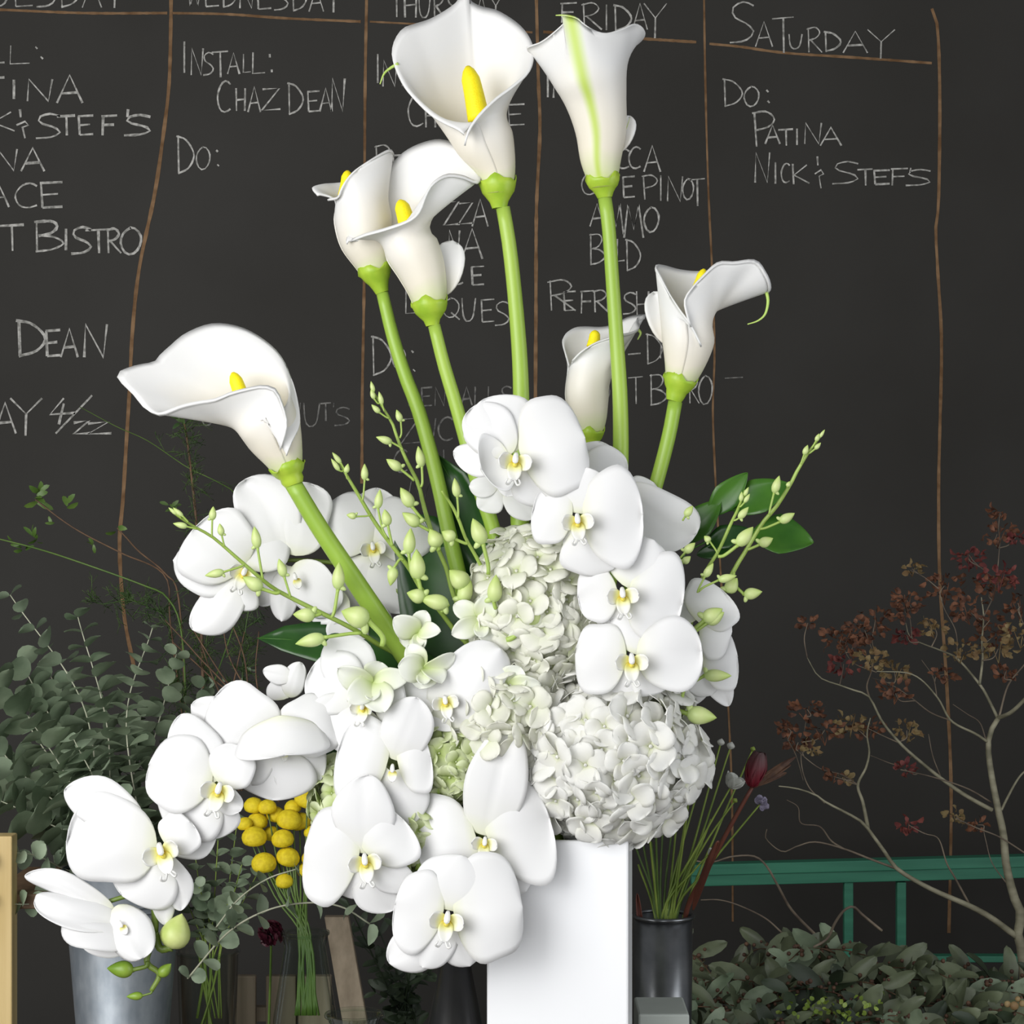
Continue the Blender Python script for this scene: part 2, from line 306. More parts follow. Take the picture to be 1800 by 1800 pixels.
for ln, wd in [([(301, -40), (300, 60), (297, 150), (288, 230), (272, 340), (245, 470), (233, 580), (228, 680), (222, 780), (216, 880), (210, 960), (218, 1080), (235, 1170)], 6.5),
               ([(645, -40), (642, 140), (641, 280), (640, 500), (637, 680), (636, 850)], 5), ([(942, -40), (946, 130), (949, 230), (943, 370), (942, 560), (941, 720)], 6),
               ([(1237, -40), (1240, 150), (1245, 330), (1252, 480), (1256, 620), (1253, 720), (1257, 830), (1263, 940), (1275, 1150), (1283, 1300), (1287, 1420), (1288, 1620)], 3.5),
               ([(1638, 15), (1648, 50), (1652, 170), (1650, 350), (1645, 400), (1648, 470), (1655, 600), (1652, 760), (1650, 860), (1652, 1020), (1664, 1200), (1672, 1400), (1668, 1640)], 5.5),
               ([(-60, 15), (0, 17), (150, 23), (294, 23)], 4.5), ([(303, 23), (400, 25), (500, 32), (634, 38)], 4.5), ([(650, 38), (760, 44), (850, 51), (936, 57)], 3.5), ([(955, 56), (1050, 62), (1130, 68), (1224, 74)], 5),
               ([(1247, 77), (1300, 82), (1380, 93), (1500, 101), (1638, 111)], 4.5)]:
    b = MB(); ribbon(b, [V((p.x, p.y)) for p in crs([V((x, y, 0)) for x, y in ln], 60)], wd, 0.0005, 0.15); b.build('chalk_line', 'chalk_brown', board, smooth=False)
row('TUESDAY', -60, 222, 10, 14, 46); row('WEDNESDAY', 326, 602, 10, 22, 42); row('THURSDAY', 684, 884, 30, 36, 44)
word([('F', 985, 1014, 5, 40), ('R', 1022, 1058, 5, 52), ('I', 1064, 1068, 8, 53), ('D', 1078, 1110, 8, 54), ('A', 1112, 1138, 6, 52), ('Y', 1132, 1172, 6, 67)])
word([('S', 1283, 1327, 3, 75), ('A', 1328, 1358, 38, 82), ('T', 1357, 1395, 30, 93), ('U', 1387, 1410, 60, 86), ('R', 1418, 1445, 48, 92), ('D', 1448, 1478, 55, 90), ('A', 1482, 1525, 55, 93), ('Y', 1525, 1573, 52, 103)])
word([('L', -20, 8, 78, 112), ('L', 16, 52, 80, 113), ('.', 61, 67, 81, 87), ('.', 70, 77, 98, 105)])
word([('T', -22, 8, 136, 178), ('I', 22, 27, 140, 174), ('N', 46, 92, 139, 178), ('A', 100, 145, 132, 181)], wd=4)
word([('K', -18, 26, 195, 232), ('&', 26, 56, 192, 243), ('S', 63, 108, 200, 243), ('T', 100, 132, 203, 238), ('E', 137, 164, 203, 237), ('F', 178, 206, 203, 238), ("'", 221, 228, 192, 206), ('S', 218, 267, 202, 238)], wd=4)
word([('N', -8, 30, 262, 300), ('A', 37, 78, 260, 301)], wd=4); word([('A', -26, 16, 318, 364), ('C', 26, 65, 322, 365), ('E', 70, 110, 320, 365)], wd=4)
word([('T', -2, 42, 395, 441), ('B', 60, 112, 388, 441), ('I', 114, 118, 402, 440), ('S', 125, 162, 399, 446), ('T', 150, 194, 403, 445), ('R', 187, 213, 402, 445), ('O', 212, 248, 400, 447)], wd=4.5)
word([('D', 28, 80, 562, 626), ('E', 80, 106, 580, 626), ('A', 107, 137, 578, 628), ('N', 146, 188, 570, 628)], wd=4.5)
word([('A', -10, 28, 708, 762), ('Y', 18, 74, 700, 766), ('4', 88, 132, 700, 746), ('/', 98, 162, 695, 762), ('2', 126, 160, 738, 764), ('2', 150, 196, 740, 764)], wd=4.5)
word([('I', 320, 328, 73, 128), ('N', 335, 357, 85, 132), ('S', 357, 376, 92, 132), ('T', 372, 401, 90, 136), ('A', 400, 421, 93, 130), ('L', 427, 441, 95, 128), ('L', 443, 466, 92, 130), ('i', 473, 475, 95, 101), ('i', 476, 479, 122, 127)])
word([('C', 382, 405, 142, 197), ('H', 415, 431, 155, 195), ('A', 436, 458, 152, 197), ('Z', 460, 493, 155, 194)]); word([('D', 505, 533, 145, 201), ('E', 540, 562, 160, 196), ('A', 562, 583, 155, 196), ('N', 582, 606, 138, 196)])
word([('D', 310, 341, 238, 305), ('O', 345, 369, 258, 298), ('.', 379, 384, 263, 268), ('.', 381, 386, 288, 293)])
word([('N', 504, 528, 708, 746), ('U', 534, 562, 708, 750), ('T', 562, 582, 708, 740), ("'", 585, 588, 708, 716), ('S', 588, 616, 716, 748), ('U', 354, 376, 720, 748)], 'chalk_dim', 2.5)
word([('I', 662, 666, 95, 146), ('N', 672, 698, 106, 152), ('S', 706, 726, 112, 150)]); word([('C', 717, 744, 165, 222), ('H', 748, 766, 182, 224), ('E', 892, 922, 183, 220)])
word([('R', 658, 690, 255, 300), ('E', 690, 718, 272, 306)]); word([('Z', 780, 808, 354, 396), ('Z', 806, 832, 356, 394), ('A', 830, 858, 350, 398)]); word([('N', 788, 808, 405, 448), ('A', 812, 848, 402, 455)])
word([('C', 792, 814, 465, 500), ('E', 828, 851, 468, 501)]); word([('L', 712, 738, 505, 552), ('Q', 778, 808, 524, 560), ('U', 812, 836, 524, 565), ('E', 845, 869, 526, 566), ('S', 870, 896, 530, 572)])
word([('D', 652, 688, 590, 660), ('O', 690, 712, 610, 648), ('.', 722, 728, 615, 621), ('.', 725, 731, 648, 654)]); row('KENDALLS', 715, 902, 714, 712, 33, 'chalk_dim', 3)
word([('Z', 705, 738, 735, 780), ('U', 742, 766, 735, 776), ('C', 770, 796, 733, 774)], 'chalk_dim'); word([('M', 712, 772, 840, 905)], 'chalk_dim', 3); word([('C', 692, 716, 790, 830), ('I', 778, 782, 790, 826)], 'chalk_dim', 2.5)
word([('I', 961, 965, 130, 171), ('N', 972, 990, 144, 172)]); word([('C', 1082, 1106, 262, 296), ('C', 1105, 1126, 258, 296), ('A', 1132, 1161, 256, 302)])
word([('C', 1022, 1046, 304, 342), ('A', 1050, 1068, 306, 340), ('F', 1072, 1090, 308, 342), ('E', 1094, 1116, 310, 347), ('P', 1128, 1156, 308, 351), ('I', 1158, 1165, 308, 353), ('N', 1172, 1200, 310, 354), ('O', 1200, 1219, 314, 351), ('T', 1211, 1239, 314, 362)])
word([('A', 1037, 1062, 358, 398), ('M', 1070, 1096, 358, 412), ('M', 1097, 1131, 360, 418), ('O', 1132, 1158, 364, 408)]); word([('B', 1036, 1064, 411, 464), ('L', 1084, 1098, 420, 460), ('D', 1099, 1126, 420, 476)])
word([('R', 962, 1012, 492, 546), ('E', 990, 1012, 512, 546), ('F', 1020, 1044, 511, 551), ('R', 1042, 1070, 510, 549), ('E', 1066, 1088, 512, 548), ('S', 1095, 1119, 514, 552), ('H', 1119, 1140, 512, 557)])
word([('-', 1104, 1126, 617, 627), ('D', 1135, 1164, 586, 640), ('N', 1160, 1178, 600, 630)], wd=2.5); word([('T', 1104, 1130, 662, 710), ('B', 1142, 1172, 658, 711), ('R', 1210, 1229, 662, 709), ('O', 1228, 1252, 660, 711)], wd=2.5); word([('O', 1062, 1072, 678, 700), ('-', 1274, 1306, 660, 668)], 'chalk_dim', 2)
word([('D', 1270, 1305, 138, 187), ('O', 1308, 1334, 152, 187), ('.', 1346, 1352, 157, 163), ('.', 1348, 1354, 176, 182)])
word([('P', 1322, 1362, 196, 258), ('A', 1345, 1371, 220, 253), ('T', 1368, 1394, 227, 256), ('I', 1399, 1403, 226, 255), ('N', 1413, 1444, 216, 253), ('A', 1442, 1479, 224, 256)])
word([('N', 1326, 1353, 268, 321), ('I', 1360, 1366, 285, 323), ('C', 1373, 1388, 287, 321), ('K', 1392, 1423, 288, 324), ('&', 1430, 1452, 275, 331), ('S', 1463, 1511, 284, 323), ('T', 1507, 1534, 297, 326), ('E', 1535, 1564, 299, 324), ('F', 1566, 1596, 296, 326), ("'", 1598, 1603, 295, 302), ('S', 1592, 1638, 298, 326)])
BZ = 0.60                                      # bench top
bench = thing('work_bench', (0, 0.2, 0), 'long dark wooden work bench carrying the vases and buckets', 'bench')
b = MB(); b.box((-1.0, -0.30, BZ - 0.04), (1.0, 0.80, BZ)); b.build('bench_top', 'bench', bench, smooth=False, bevel=0.003)
for x in (-0.93, 0.87):
    for y in (-0.26, 0.70):
        b = MB(); b.box((x, y, 0), (x + 0.06, y + 0.06, BZ - 0.04)); b.build('leg', 'bench', bench, smooth=False, bevel=0.003)
# ---------------------------------------------------------------- vase
def q2(px, py): return V((px, py, 0))
MOUTH = 1478
vx = P(987, 1478, 0).x; ztop = P(0, MOUTH, -125).z; hv = 0.0605
vase = thing('vase', (vx, 0, BZ), 'tall square white vase holding the flower arrangement', 'vase')
b = MB(); R = Matrix.Translation((vx, 0, 0)) @ Matrix.Rotation(math.radians(-4.5), 4, 'Z')
ring = lambda h, z: [R @ V((sx * h, sy * h, z)) for sx, sy in ((-1, -1), (1, -1), (1, 1), (-1, 1))]
b.grid([ring(hv, BZ), ring(hv, ztop), ring(hv - 0.006, ztop), ring(hv - 0.006, BZ + 0.01)], True)
n0 = len(b.v); b.f.append((3, 2, 1, 0)); b.f.append((12, 13, 14, 15))
b.build('body', 'ceramic', vase, smooth=False, bevel=0.002)

# ---------------------------------------------------------------- calla lilies
def calla(label, stem, sr, d0, collar, tubes, rim, th0, spx, sd=(0, 0), extras=(), tendril=None, mid=None, dend=0, curl=6, stripe=False):
    base = P(stem[-1][0], stem[-1][1], dend)
    t = thing('calla_lily', base, label, 'flower')
    n = 40
    sp = [P(x, y, d0 + (dend - d0) * (i / (len(stem) - 1)) ** 1.5) for i, (x, y) in enumerate(stem)]
    k = PX
    b = MB(); b.tube(crs(sp, n), [r * k for r in lerps(sr, n)], 14); b.build('stem', 'stalk', t)
    # rings from the collar upwards, each perpendicular to the axis
    cs = [(collar[0], collar[1], collar[2], d0)] + [(x, y, r, d0 + dd) for x, y, r, dd in tubes]
    NR = 72
    rimP = crs([V((x, y, d0 + dd)) for x, y, dd in rim], NR)
    rings = []
    for i, (x, y, r, d) in enumerate(cs):
        a = (V((cs[min(i + 1, len(cs) - 1)][0], cs[min(i + 1, len(cs) - 1)][1])) - V((cs[max(0, i - 1)][0], cs[max(0, i - 1)][1]))).normalized()
        e = V((-a.y, a.x)); row = []
        for j in range(NR):
            q = th0 + 2 * math.pi * (j / (NR - 1)) * 1.02; g = r * (1 - 0.025 * (j / (NR - 1)))
            row.append(V((x - e.x * g * math.sin(q), y - e.y * g * math.sin(q), d - g * math.cos(q))))
        rings.append(row)
    cx, cy, _, cd = cs[-1]
    rows = []
    for j in range(NR):
        pts = [rg[j] for rg in rings] + [rimP[j]]
        o = rimP[j] - V((cx, cy, cd)); o = o.normalized() if o.length > 0 else V((0, 0, 1))
        pts.append(rimP[j] + V((o.x, o.y + 0.9, o.z)) * curl * 0.8)
        rows.append(crs(pts, 26))
    grid = [[P(rows[j][i].x, rows[j][i].y, rows[j][i].z) for j in range(NR)] for i in range(26)]
    b = MB(); b.grid(grid)
    for bx, by, bd, tx, ty, td, wd in extras:
        petal(b, P(bx, by, d0 + bd), P(tx, ty, d0 + td), wd * k, TOCAM, 0.06, 0.35, 1.2, 2.2, v0=0.5)
    b.build('spathe', 'calla_back' if stripe else 'calla', t, solid=0.0016)
    # green collar
    x0, y0, r0 = collar; a = (V((cs[1][0], cs[1][1])) - V((x0, y0))).normalized()
    A = (P(x0 + a.x * 10, y0 + a.y * 10, d0) - P(x0, y0, d0)).normalized()
    st = V((stem[0][0], stem[0][1])); h = (V((x0, y0)) - st).length
    sl = (cs[1][2] - r0) / max(1.0, (V((cs[1][0], cs[1][1])) - V((x0, y0))).length); h = max(h, 20)
    b = MB(); prof = []
    for f, rr in ((-1.0, sr[0] * 1.05), (-0.6, sr[0] * 1.25 + 1), (-0.25, r0 * 0.93), (0.0, r0 + 3.4), (0.40, r0 + 0.40 * h * sl + 4.6), (0.80, r0 + 0.80 * h * sl + 4.6), (0.82, r0 + 0.8 * h * sl + 2.5)):
        prof.append((rr * k, f * h * k))
    nn = 28; z = A; aa = z.orthogonal().normalized(); bb = z.cross(aa); c0 = P(x0, y0, d0); rws = []
    for pi_, (r, hh) in enumerate(prof):
        rws.append([c0 + z * (hh + (0.0028 * math.sin(3 * q + x0) + 0.0014 * math.sin(7 * q) if pi_ >= 5 else 0)) + (aa * math.cos(q) + bb * math.sin(q)) * r for q in [2 * math.pi * j / nn for j in range(nn)]])
    b.grid(rws, True); b.build('collar', 'collar', t)
    if spx:
        (bx, by), (tx, ty), r = spx
        b = MB(); pp = crs([P(bx, by, d0 + sd[0]), P((bx + tx) / 2 + 1, (by + ty) / 2, d0 + (sd[0] + sd[1]) / 2), P(tx, ty, d0 + sd[1])], 14)
        rr = [r * (1.15 - 0.25 * i / 13) for i in range(14)]; rr[-1] = r * 0.25; rr[-2] = r * 0.62; rr[-3] = r * 0.80
        b.tube(pp, [x * k for x in rr], 16); b.build('spadix', 'spadix', t)
    if tendril:
        b = MB(); pp = crs([P(x, y, d0 + dd) for x, y, dd in tendril], 16); b.tube(pp, [k * (3.2 - 2.2 * i / 15) for i in range(16)], 8); b.build('spathe_tip', 'tip', t)
    return t
calla('tallest calla lily, wide open towards the viewer with a long yellow spadix', [(884, 365), (895, 430), (905, 520), (913, 620), (916, 700), (916, 800), (914, 920), (940, 1200), (985, 1540)], [12.5, 13, 14, 15.5, 17, 17, 17, 16, 14], 0,
      (876, 338, 25), [(873, 300, 33, 0), (855, 255, 50, 0), (838, 215, 58, 6)],
      [(817, 232, -66), (806, 223, -58), (786, 214, -46), (758, 197, -28), (722, 161, -8), (705, 132, 6), (697, 108, 16), (701, 84, 26), (715, 64, 36), (735, 56, 46), (764, 46, 56), (800, 24, 70), (813, 8, 74), (823, -3, 74), (827, 15, 74), (845, 25, 66), (875, 32, 50), (911, 54, 30), (931, 80, 6), (934, 103, -16), (926, 128, -36), (900, 152, -52), (870, 174, -64), (842, 202, -74), (824, 228, -80), (818, 250, -78)], 0,
      ((842, 212), (822, 117), 17), (-28, -6), tendril=[(700, 112, 14), (686, 120, 12), (675, 130, 8), (668, 148, 4)])
calla('calla lily seen from behind with a green midrib down its white back', [(1063, 347), (1070, 400), (1077, 500), (1084, 600), (1090, 700), (1091, 800), (1086, 870), (1060, 1100), (1010, 1540)], [12, 12, 13, 14, 15.5, 15.5, 15, 15, 14], -20,
      (1061, 328, 22), [(1056, 285, 34, 0), (1056, 230, 44, 0), (1047, 175, 54, 0), (1035, 125, 70, 0)],
      [(1045, 118, 72), (1085, 95, 66), (1116, 78, 52), (1131, 62, 32), (1129, 49, 10), (1115, 42, -8), (1095, 50, -30), (1067, 58, -50), (1045, 54, -60), (1028, 44, -66), (1012, 32, -64), (986, 28, -50), (996, 36, -46), (978, 55, -36), (952, 74, -20), (928, 83, 0), (938, 94, 20), (962, 110, 45), (1000, 122, 66), (1040, 124, 76)], math.pi,
      None, curl=3, tendril=[(1022, 44, -62), (1006, 31, -58), (990, 27, -54), (977, 27, -50)], extras=[(1085, 268, 10, 1108, 205, 14, 34)], stripe=True)
calla('calla lily half hidden at the rear of the left pair', [(672, 515), (690, 590), (712, 660), (735, 720), (758, 800), (775, 870), (790, 940), (840, 1150), (930, 1540)], [11, 12, 13, 13.5, 14, 14, 14, 14, 13], 30,
      (664, 490, 20), [(655, 462, 30, 0), (643, 425, 44, 0), (638, 385, 50, 0), (636, 350, 46, 0)],
      [(560, 342, -4), (551, 330, 12), (566, 324, 28), (590, 322, 48), (620, 318, 62), (650, 306, 66), (676, 288, 55), (690, 274, 30), (684, 267, 4), (660, 278, -20), (630, 296, -38), (613, 312, -42), (602, 330, -42), (595, 346, -32), (578, 350, -14)], math.pi / 2,
      ((606, 345), (611, 300), 11), (10, 14), curl=3)
calla('calla lily at the front of the left pair, its lip rolled out to the left', [(763, 572), (780, 640), (798, 700), (815, 760), (840, 850), (868, 935), (900, 1080), (960, 1540)], [11, 12, 13, 13.5, 14, 14, 14, 13], -10,
      (757, 548, 24), [(752, 512, 33, 0), (740, 472, 42, 0), (725, 440, 47, 0), (712, 408, 48, 4)],
      [(614, 424, -8), (617, 411, 8), (640, 404, 26), (662, 388, 46), (664, 360, 56), (672, 328, 62), (687, 300, 66), (709, 277, 66), (736, 262, 62), (767, 254, 52), (791, 258, 42), (814, 269, 30), (833, 289, 16), (840, 312, 0), (834, 322, -14), (810, 313, -32), (783, 311, -44), (760, 324, -56), (748, 343, -60), (736, 372, -66), (717, 388, -66), (678, 402, -58), (645, 411, -42), (622, 420, -22)], math.pi / 2,
      ((718, 405), (703, 352), 14), (-16, 0), extras=[(778, 520, 12, 796, 424, 22, 56)])
calla('small upright calla lily partly behind a taller green stem', [(1040, 786), (1045, 850), (1030, 1000), (1000, 1540)], [10, 11, 12, 12], 60,
      (1040, 772, 15), [(1038, 740, 27, 0), (1032, 700, 37, 0), (1036, 660, 38, 0)],
      [(1001, 642, -6), (991, 608, 8), (994, 592, 20), (1011, 581, 35), (1030, 579, 45), (1056, 580, 50), (1078, 576, 48), (1103, 564, 40), (1130, 560, 30), (1116, 567, 16), (1120, 579, 0), (1108, 588, -15), (1078, 594, -35), (1047, 604, -42), (1022, 619, -40), (1007, 634, -30)], math.pi / 2,
      ((1042, 610), (1046, 581), 10), (0, 8), tendril=[(1121, 579, 0), (1126, 586, 0), (1121, 597, 0)], curl=3)
calla('calla lily on the right with its lip drooping into a thin green tail', [(1187, 706), (1177, 760), (1162, 820), (1146, 880), (1100, 1080), (1030, 1540)], [12.5, 12.5, 13, 13, 14, 13], -10,
      (1191, 682, 20), [(1202, 645, 33, 0), (1210, 600, 45, 0), (1208, 560, 46, 0)],
      [(1232, 606, -50), (1214, 570, -52), (1194, 542, -48), (1177, 517, -36), (1163, 492, -20), (1153, 473, -4), (1166, 472, 15), (1194, 479, 35), (1225, 482, 48), (1261, 480, 50), (1300, 494, 45), (1328, 506, 35), (1346, 514, 25), (1348, 502, 5), (1341, 484, -8), (1324, 463, -15), (1289, 465, -28), (1261, 466, -38), (1233, 490, -50), (1215, 509, -56), (1204, 526, -58), (1206, 546, -58), (1214, 572, -54)], 0,
      ((1222, 520), (1238, 473), 10), (-5, 0), extras=[(1176, 606, 18, 1148, 514, 26, 50)], tendril=[(1347, 512, 24), (1350, 530, 22), (1345, 552, 20), (1332, 564, 16), (1314, 570, 12)], curl=3)
calla('calla lily leaning far left on a thick slanting stem', [(515, 850), (560, 925), (620, 1015), (670, 1090), (712, 1152), (800, 1290), (930, 1540)], [15, 16, 17.5, 18.5, 19, 18, 15], -130,
      (510, 833, 21), [(500, 806, 33, 0), (484, 770, 48, 0), (468, 735, 56, 0)],
      [(492, 785, -54), (502, 745, -56), (494, 712, -58), (482, 688, -60), (466, 682, -60), (450, 683, -60), (408, 693, -58), (381, 704, -52), (350, 709, -44), (322, 716, -34), (289, 728, -24), (268, 720, -12), (250, 697, -4), (224, 665, 5), (252, 650, 20), (286, 643, 30), (298, 630, 36), (312, 618, 42), (339, 596, 50), (381, 580, 55), (422, 583, 55), (458, 599, 50), (491, 627, 38), (512, 668, 18), (522, 710, -5), (524, 744, -25), (512, 770, -42), (502, 796, -50)], 0,
      ((430, 715), (409, 655), 12), (-20, -8), curl=4)

# ---------------------------------------------------------------- orchids
def lip(parent, cx, cy, d, size, rot=0.0, yaw=0.0, simple=False):
    c = P(cx, cy, d - 8); k = PX * size / 66
    M_ = Matrix.Translation(c) @ Matrix.Rotation(math.radians(yaw), 4, 'Z') @ Matrix.Rotation(math.radians(-rot), 4, 'Y')
    X = lambda x, y, z: M_ @ V((x * k, -z * k, -y * k))      # x right, y down, z towards the viewer
    dr = lambda x, y, z: (M_.to_3x3() @ V((x, -z, -y)))
    b = MB()
    if not simple:
        petal(b, X(0, 4, 2), X(0, 44, 22), 30 * k, dr(0, -0.5, 1), -0.08, 0.25, 0.8, 2.0, nu=7, wave=0.03)         # mid lobe
        for s in (-1, 1):
            petal(b, X(s * 3, 6, 0), X(s * 34, 2, 24), 34 * k, dr(-s * 0.9, 0.1, 0.8), -0.16, 0.35, 1.1, 2.3, nu=7, wave=0.02, v0=0.06)   # side lobes
            b.tube(crs([X(s * 3, 42, 22), X(s * 9, 52, 26), X(s * 15, 48, 34), X(s * 11, 40, 36)], 10), [1.3 * k] * 9 + [0.4 * k], 5)
            m_ = 50; b.uv[-m_:] = [(0.5, 0.9)] * m_
    else:
        petal(b, X(0, 4, 2), X(0, 34, 14), 26 * k, dr(0, 0, 1), -0.05, 0.25, 0.8, 2.0, nu=7)
    o = b.build('lip', 'lip', parent, solid=0.0008)
    b = MB()
    b.lathe([(math.sqrt(max(0, 1 - h * h)) * 5.0 * k, h * 5.0 * k) for h in (-1, -.7, -.3, 0, .3, .7, 1)], X(0, 11, 9), 10, vs=[0.1] * 7)
    if not simple: b.build('callus', 'lip', parent)
    b = MB(); b.tube([X(0, -12, 0), X(0, -8, 7), X(0, -1, 13), X(0, 5, 17), X(0, 8, 17)], [4 * k, 5.5 * k, 6.5 * k, 5.5 * k, 2.0 * k], 12); b.build('column', 'column', parent)
def bloom(spray, cx, cy, d, petals, lp=None):
    h = holder('bloom', P(cx, cy, d), spray)
    for i, pt in enumerate(petals):
        kind, tx, ty, dd, wd = pt[:5]; o = pt[5] if len(pt) > 5 else {}
        b = MB(); bx, by = o.get('base', (cx, cy)); bd = d + o.get('bd', 4 if kind == 's' else 0)
        if 'base' not in o:
            l_ = math.hypot(tx - bx, ty - by); f = min(10 / max(l_, 1), 0.15); bx += (tx - bx) * f; by += (ty - by) * f
        nrm = V(o.get('n', (0, -1, 0.1)))
        petal(b, P(bx, by, bd), P(tx, ty, d + dd), wd * PX, nrm, o.get('b', 0.085 if kind == 'p' else 0.06), o.get('c', -0.05 if kind == 'p' else -0.12), o.get('a', 1.15 if kind == 'p' else 0.95), 2.35 if kind == 'p' else 1.85, 20, 15, o.get('w', 0.045 if kind == 'p' else 0.022), rip=0.045, vein=0.04, skew=random.uniform(-.14, .14))
        b.build('petal' if kind == 'p' else 'sepal', 'orchid', h, solid=0.0006)
    if lp: lip(h, *lp)
    return h
p, s = 'p', 's'
def spray_stem(t, pts, r, m='orchid_stem'):
    b = MB(); b.tube(crs([P(*q) for q in pts], 40), [x * PX for x in lerps(r, 40)], 8); b.build('stem', m, t)
def bud(t, ax, ay, bx, by, tx, ty, wd, d, m='dbud', spur=True, name='bud', sd=0):
    h = holder(name, P(bx, by, d), t)
    a, q, r = P(ax, ay, d + sd), P(bx, by, d), P(tx, ty, d - 3)
    z = r - q; ln = z.length; b = MB(); n = 10
    prof = [(wd * PX / 2 * max(0.02, (math.sin(math.pi * (i / n) ** 0.72)) ** 0.8), ln * i / n) for i in range(n + 1)]
    b.lathe(prof, q, 12, z, [i / n for i in range(n + 1)])
    if spur and wd >= 12:
        sd_ = V((-z.y, 0, 0)); px_ = V((z.z, 0, -z.x)).normalized() * (1 if (int(ax + ay) % 2) else -1)
        cc = q + z * 0.12; b.lathe([(wd * PX * 0.20 * math.sqrt(max(0, 1 - u * u)), wd * PX * 0.36 * u) for u in (-1, -.6, 0, .5, .85, 1)], cc + px_ * wd * PX * 0.30 - z * 0.02, 8, px_ - z.normalized() * 0.5, [0.2] * 6)
    b.build('bud_body', m, h)
    b = MB(); md = (a + q) / 2 - z.normalized() * ln * 0.22 * (1 if (q - a).length > 0.4 * ln else 0.1)
    w0 = max(1.6, wd * 0.13) * PX; b.tube(crs([a, md, q + z * 0.06], 10), [w0] * 9 + [w0 * 1.3], 7); b.build('pedicel', 'dstem' if m == 'dbud' else 'orchid_stem', h)

UL = thing('orchid_spray', P(930, 1500, 40), 'white moth orchid spray at upper left, behind the slanting calla stem', 'flower')
spray_stem(UL, [(430, 1000, 50), (500, 985, 55), (590, 990, 60), (670, 1010, 60), (760, 1120, 40), (860, 1300, 30), (940, 1540, 20)], [3, 4, 5, 6, 6, 6, 6])
bloom(UL, 510, 985, 28, [(p, 432, 843, 20, 112), (p, 545, 850, 24, 120), (s, 495, 1092, 16, 56), (s, 455, 1064, 24, 50), (p, 588, 1075, -20, 92, dict(n=(-0.6, -1, 0.1)))], (520, 1015, 10, 40, 20, 0, True))
bloom(UL, 432, 1008, 10, [(s, 305, 985, 22, 108), (p, 345, 925, 2, 150), (s, 338, 1106, 18, 84), (p, 480, 925, 30, 110), (s, 400, 1066, 8, 90)], (430, 1006, 2, 48, -20))
bloom(UL, 655, 968, 45, [(s, 662, 858, 20, 92), (p, 572, 890, 14, 118), (p, 737, 905, 10, 128), (s, 612, 1085, 22, 96), (s, 716, 1075, 18, 100)], (656, 962, 40, 44, 10))
bloom(UL, 625, 1060, 20, [(p, 540, 1070, 20, 70), (p, 600, 1135, 6, 76), (s, 690, 1120, 26, 64)])

LL = thing('orchid_spray', P(900, 1500, -60), 'white moth orchid spray cascading to the lower left over the steel bucket', 'flower')
spray_stem(LL, [(280, 1560, -150), (310, 1470, -150), (390, 1370, -160), (480, 1290, -160), (590, 1215, -130), (720, 1220, -60), (840, 1330, -20), (930, 1540, 0)], [5, 5, 5.5, 6, 6, 6, 6, 6])
spray_stem(LL, [(270, 1530, -152), (271, 1580, -160), (272, 1640, -160), (258, 1690, -165), (280, 1712, -165), (266, 1742, -165)], [5, 6, 6, 5.5, 5, 4])
spray_stem(LL, [(270, 1575, -160), (230, 1574, -165), (190, 1585, -168)], [4, 4, 4])
bloom(LL, 505, 1235, -80, [(s, 463, 1178, 10, 34, dict(base=(515, 1192))), (s, 528, 1164, 8, 42), (s, 490, 1190, 16, 60)])
bloom(LL, 645, 1235, -150, [(s, 585, 1118, 24, 96), (p, 548, 1175, 20, 110), (p, 570, 1298, 0, 120), (s, 615, 1310, 20, 90), (p, 712, 1222, -20, 100)], (640, 1242, -158, 40, 0, -20))
bloom(LL, 490, 1305, -165, [(s, 337, 1238, 26, 82), (p, 378, 1224, 14, 120), (p, 585, 1250, 18, 110), (s, 478, 1406, 16, 150), (s, 392, 1350, 24, 100), (s, 560, 1375, 22, 100), (p, 500, 1328, -60, 158, dict(base=(492, 1258), b=-0.1, c=-0.35, n=(0, -0.6, 0.8), bd=-20, a=1.0))], (500, 1322, -165, 30, 0, 0, True))
bloom(LL, 380, 1385, -185, [(s, 318, 1256, 20, 92), (p, 262, 1345, 6, 130), (p, 432, 1320, 0, 82), (s, 300, 1462, 14, 130), (s, 372, 1474, 18, 84), (s, 424, 1424, -10, 44)], (385, 1387, -192, 56, -12))
bloom(LL, 285, 1492, -190, [(s, 114, 1388, 24, 84, dict(base=(250, 1450))), (p, 118, 1478, 8, 150), (p, 335, 1445, -6, 80), (s, 215, 1574, 10, 140), (s, 318, 1600, 16, 54), (s, 290, 1625, 26, 46), (s, 380, 1462, 30, 60, dict(bd=30))], (284, 1494, -198, 60, 22))
bloom(LL, 225, 1632, -180, [(s, 44, 1539, -10, 44, dict(base=(200, 1600))), (p, 62, 1578, -20, 62, dict(base=(220, 1630), n=(0.2, -0.8, 0.7))), (p, 110, 1625, -35, 66, dict(base=(240, 1650), n=(0, -0.8, 0.7), c=-0.25)), (p, 252, 1684, -35, 74, dict(base=(205, 1592), n=(0.3, -1, -0.2), c=-0.4)), (s, 140, 1655, 10, 50, dict(base=(238, 1655)))], (214, 1625, -195, 34, 30, 0, True))
bud(LL, 272, 1640, 300, 1668, 320, 1606, 52, -168, 'orchid_bud', False)
bud(LL, 258, 1690, 236, 1705, 188, 1702, 29, -172, 'bud_dark', False)
bud(LL, 280, 1712, 280, 1716, 301, 1694, 20, -172, 'bud_dark', False)
bud(LL, 266, 1742, 252, 1750, 222, 1752, 14, -168, 'bud_dark', False)

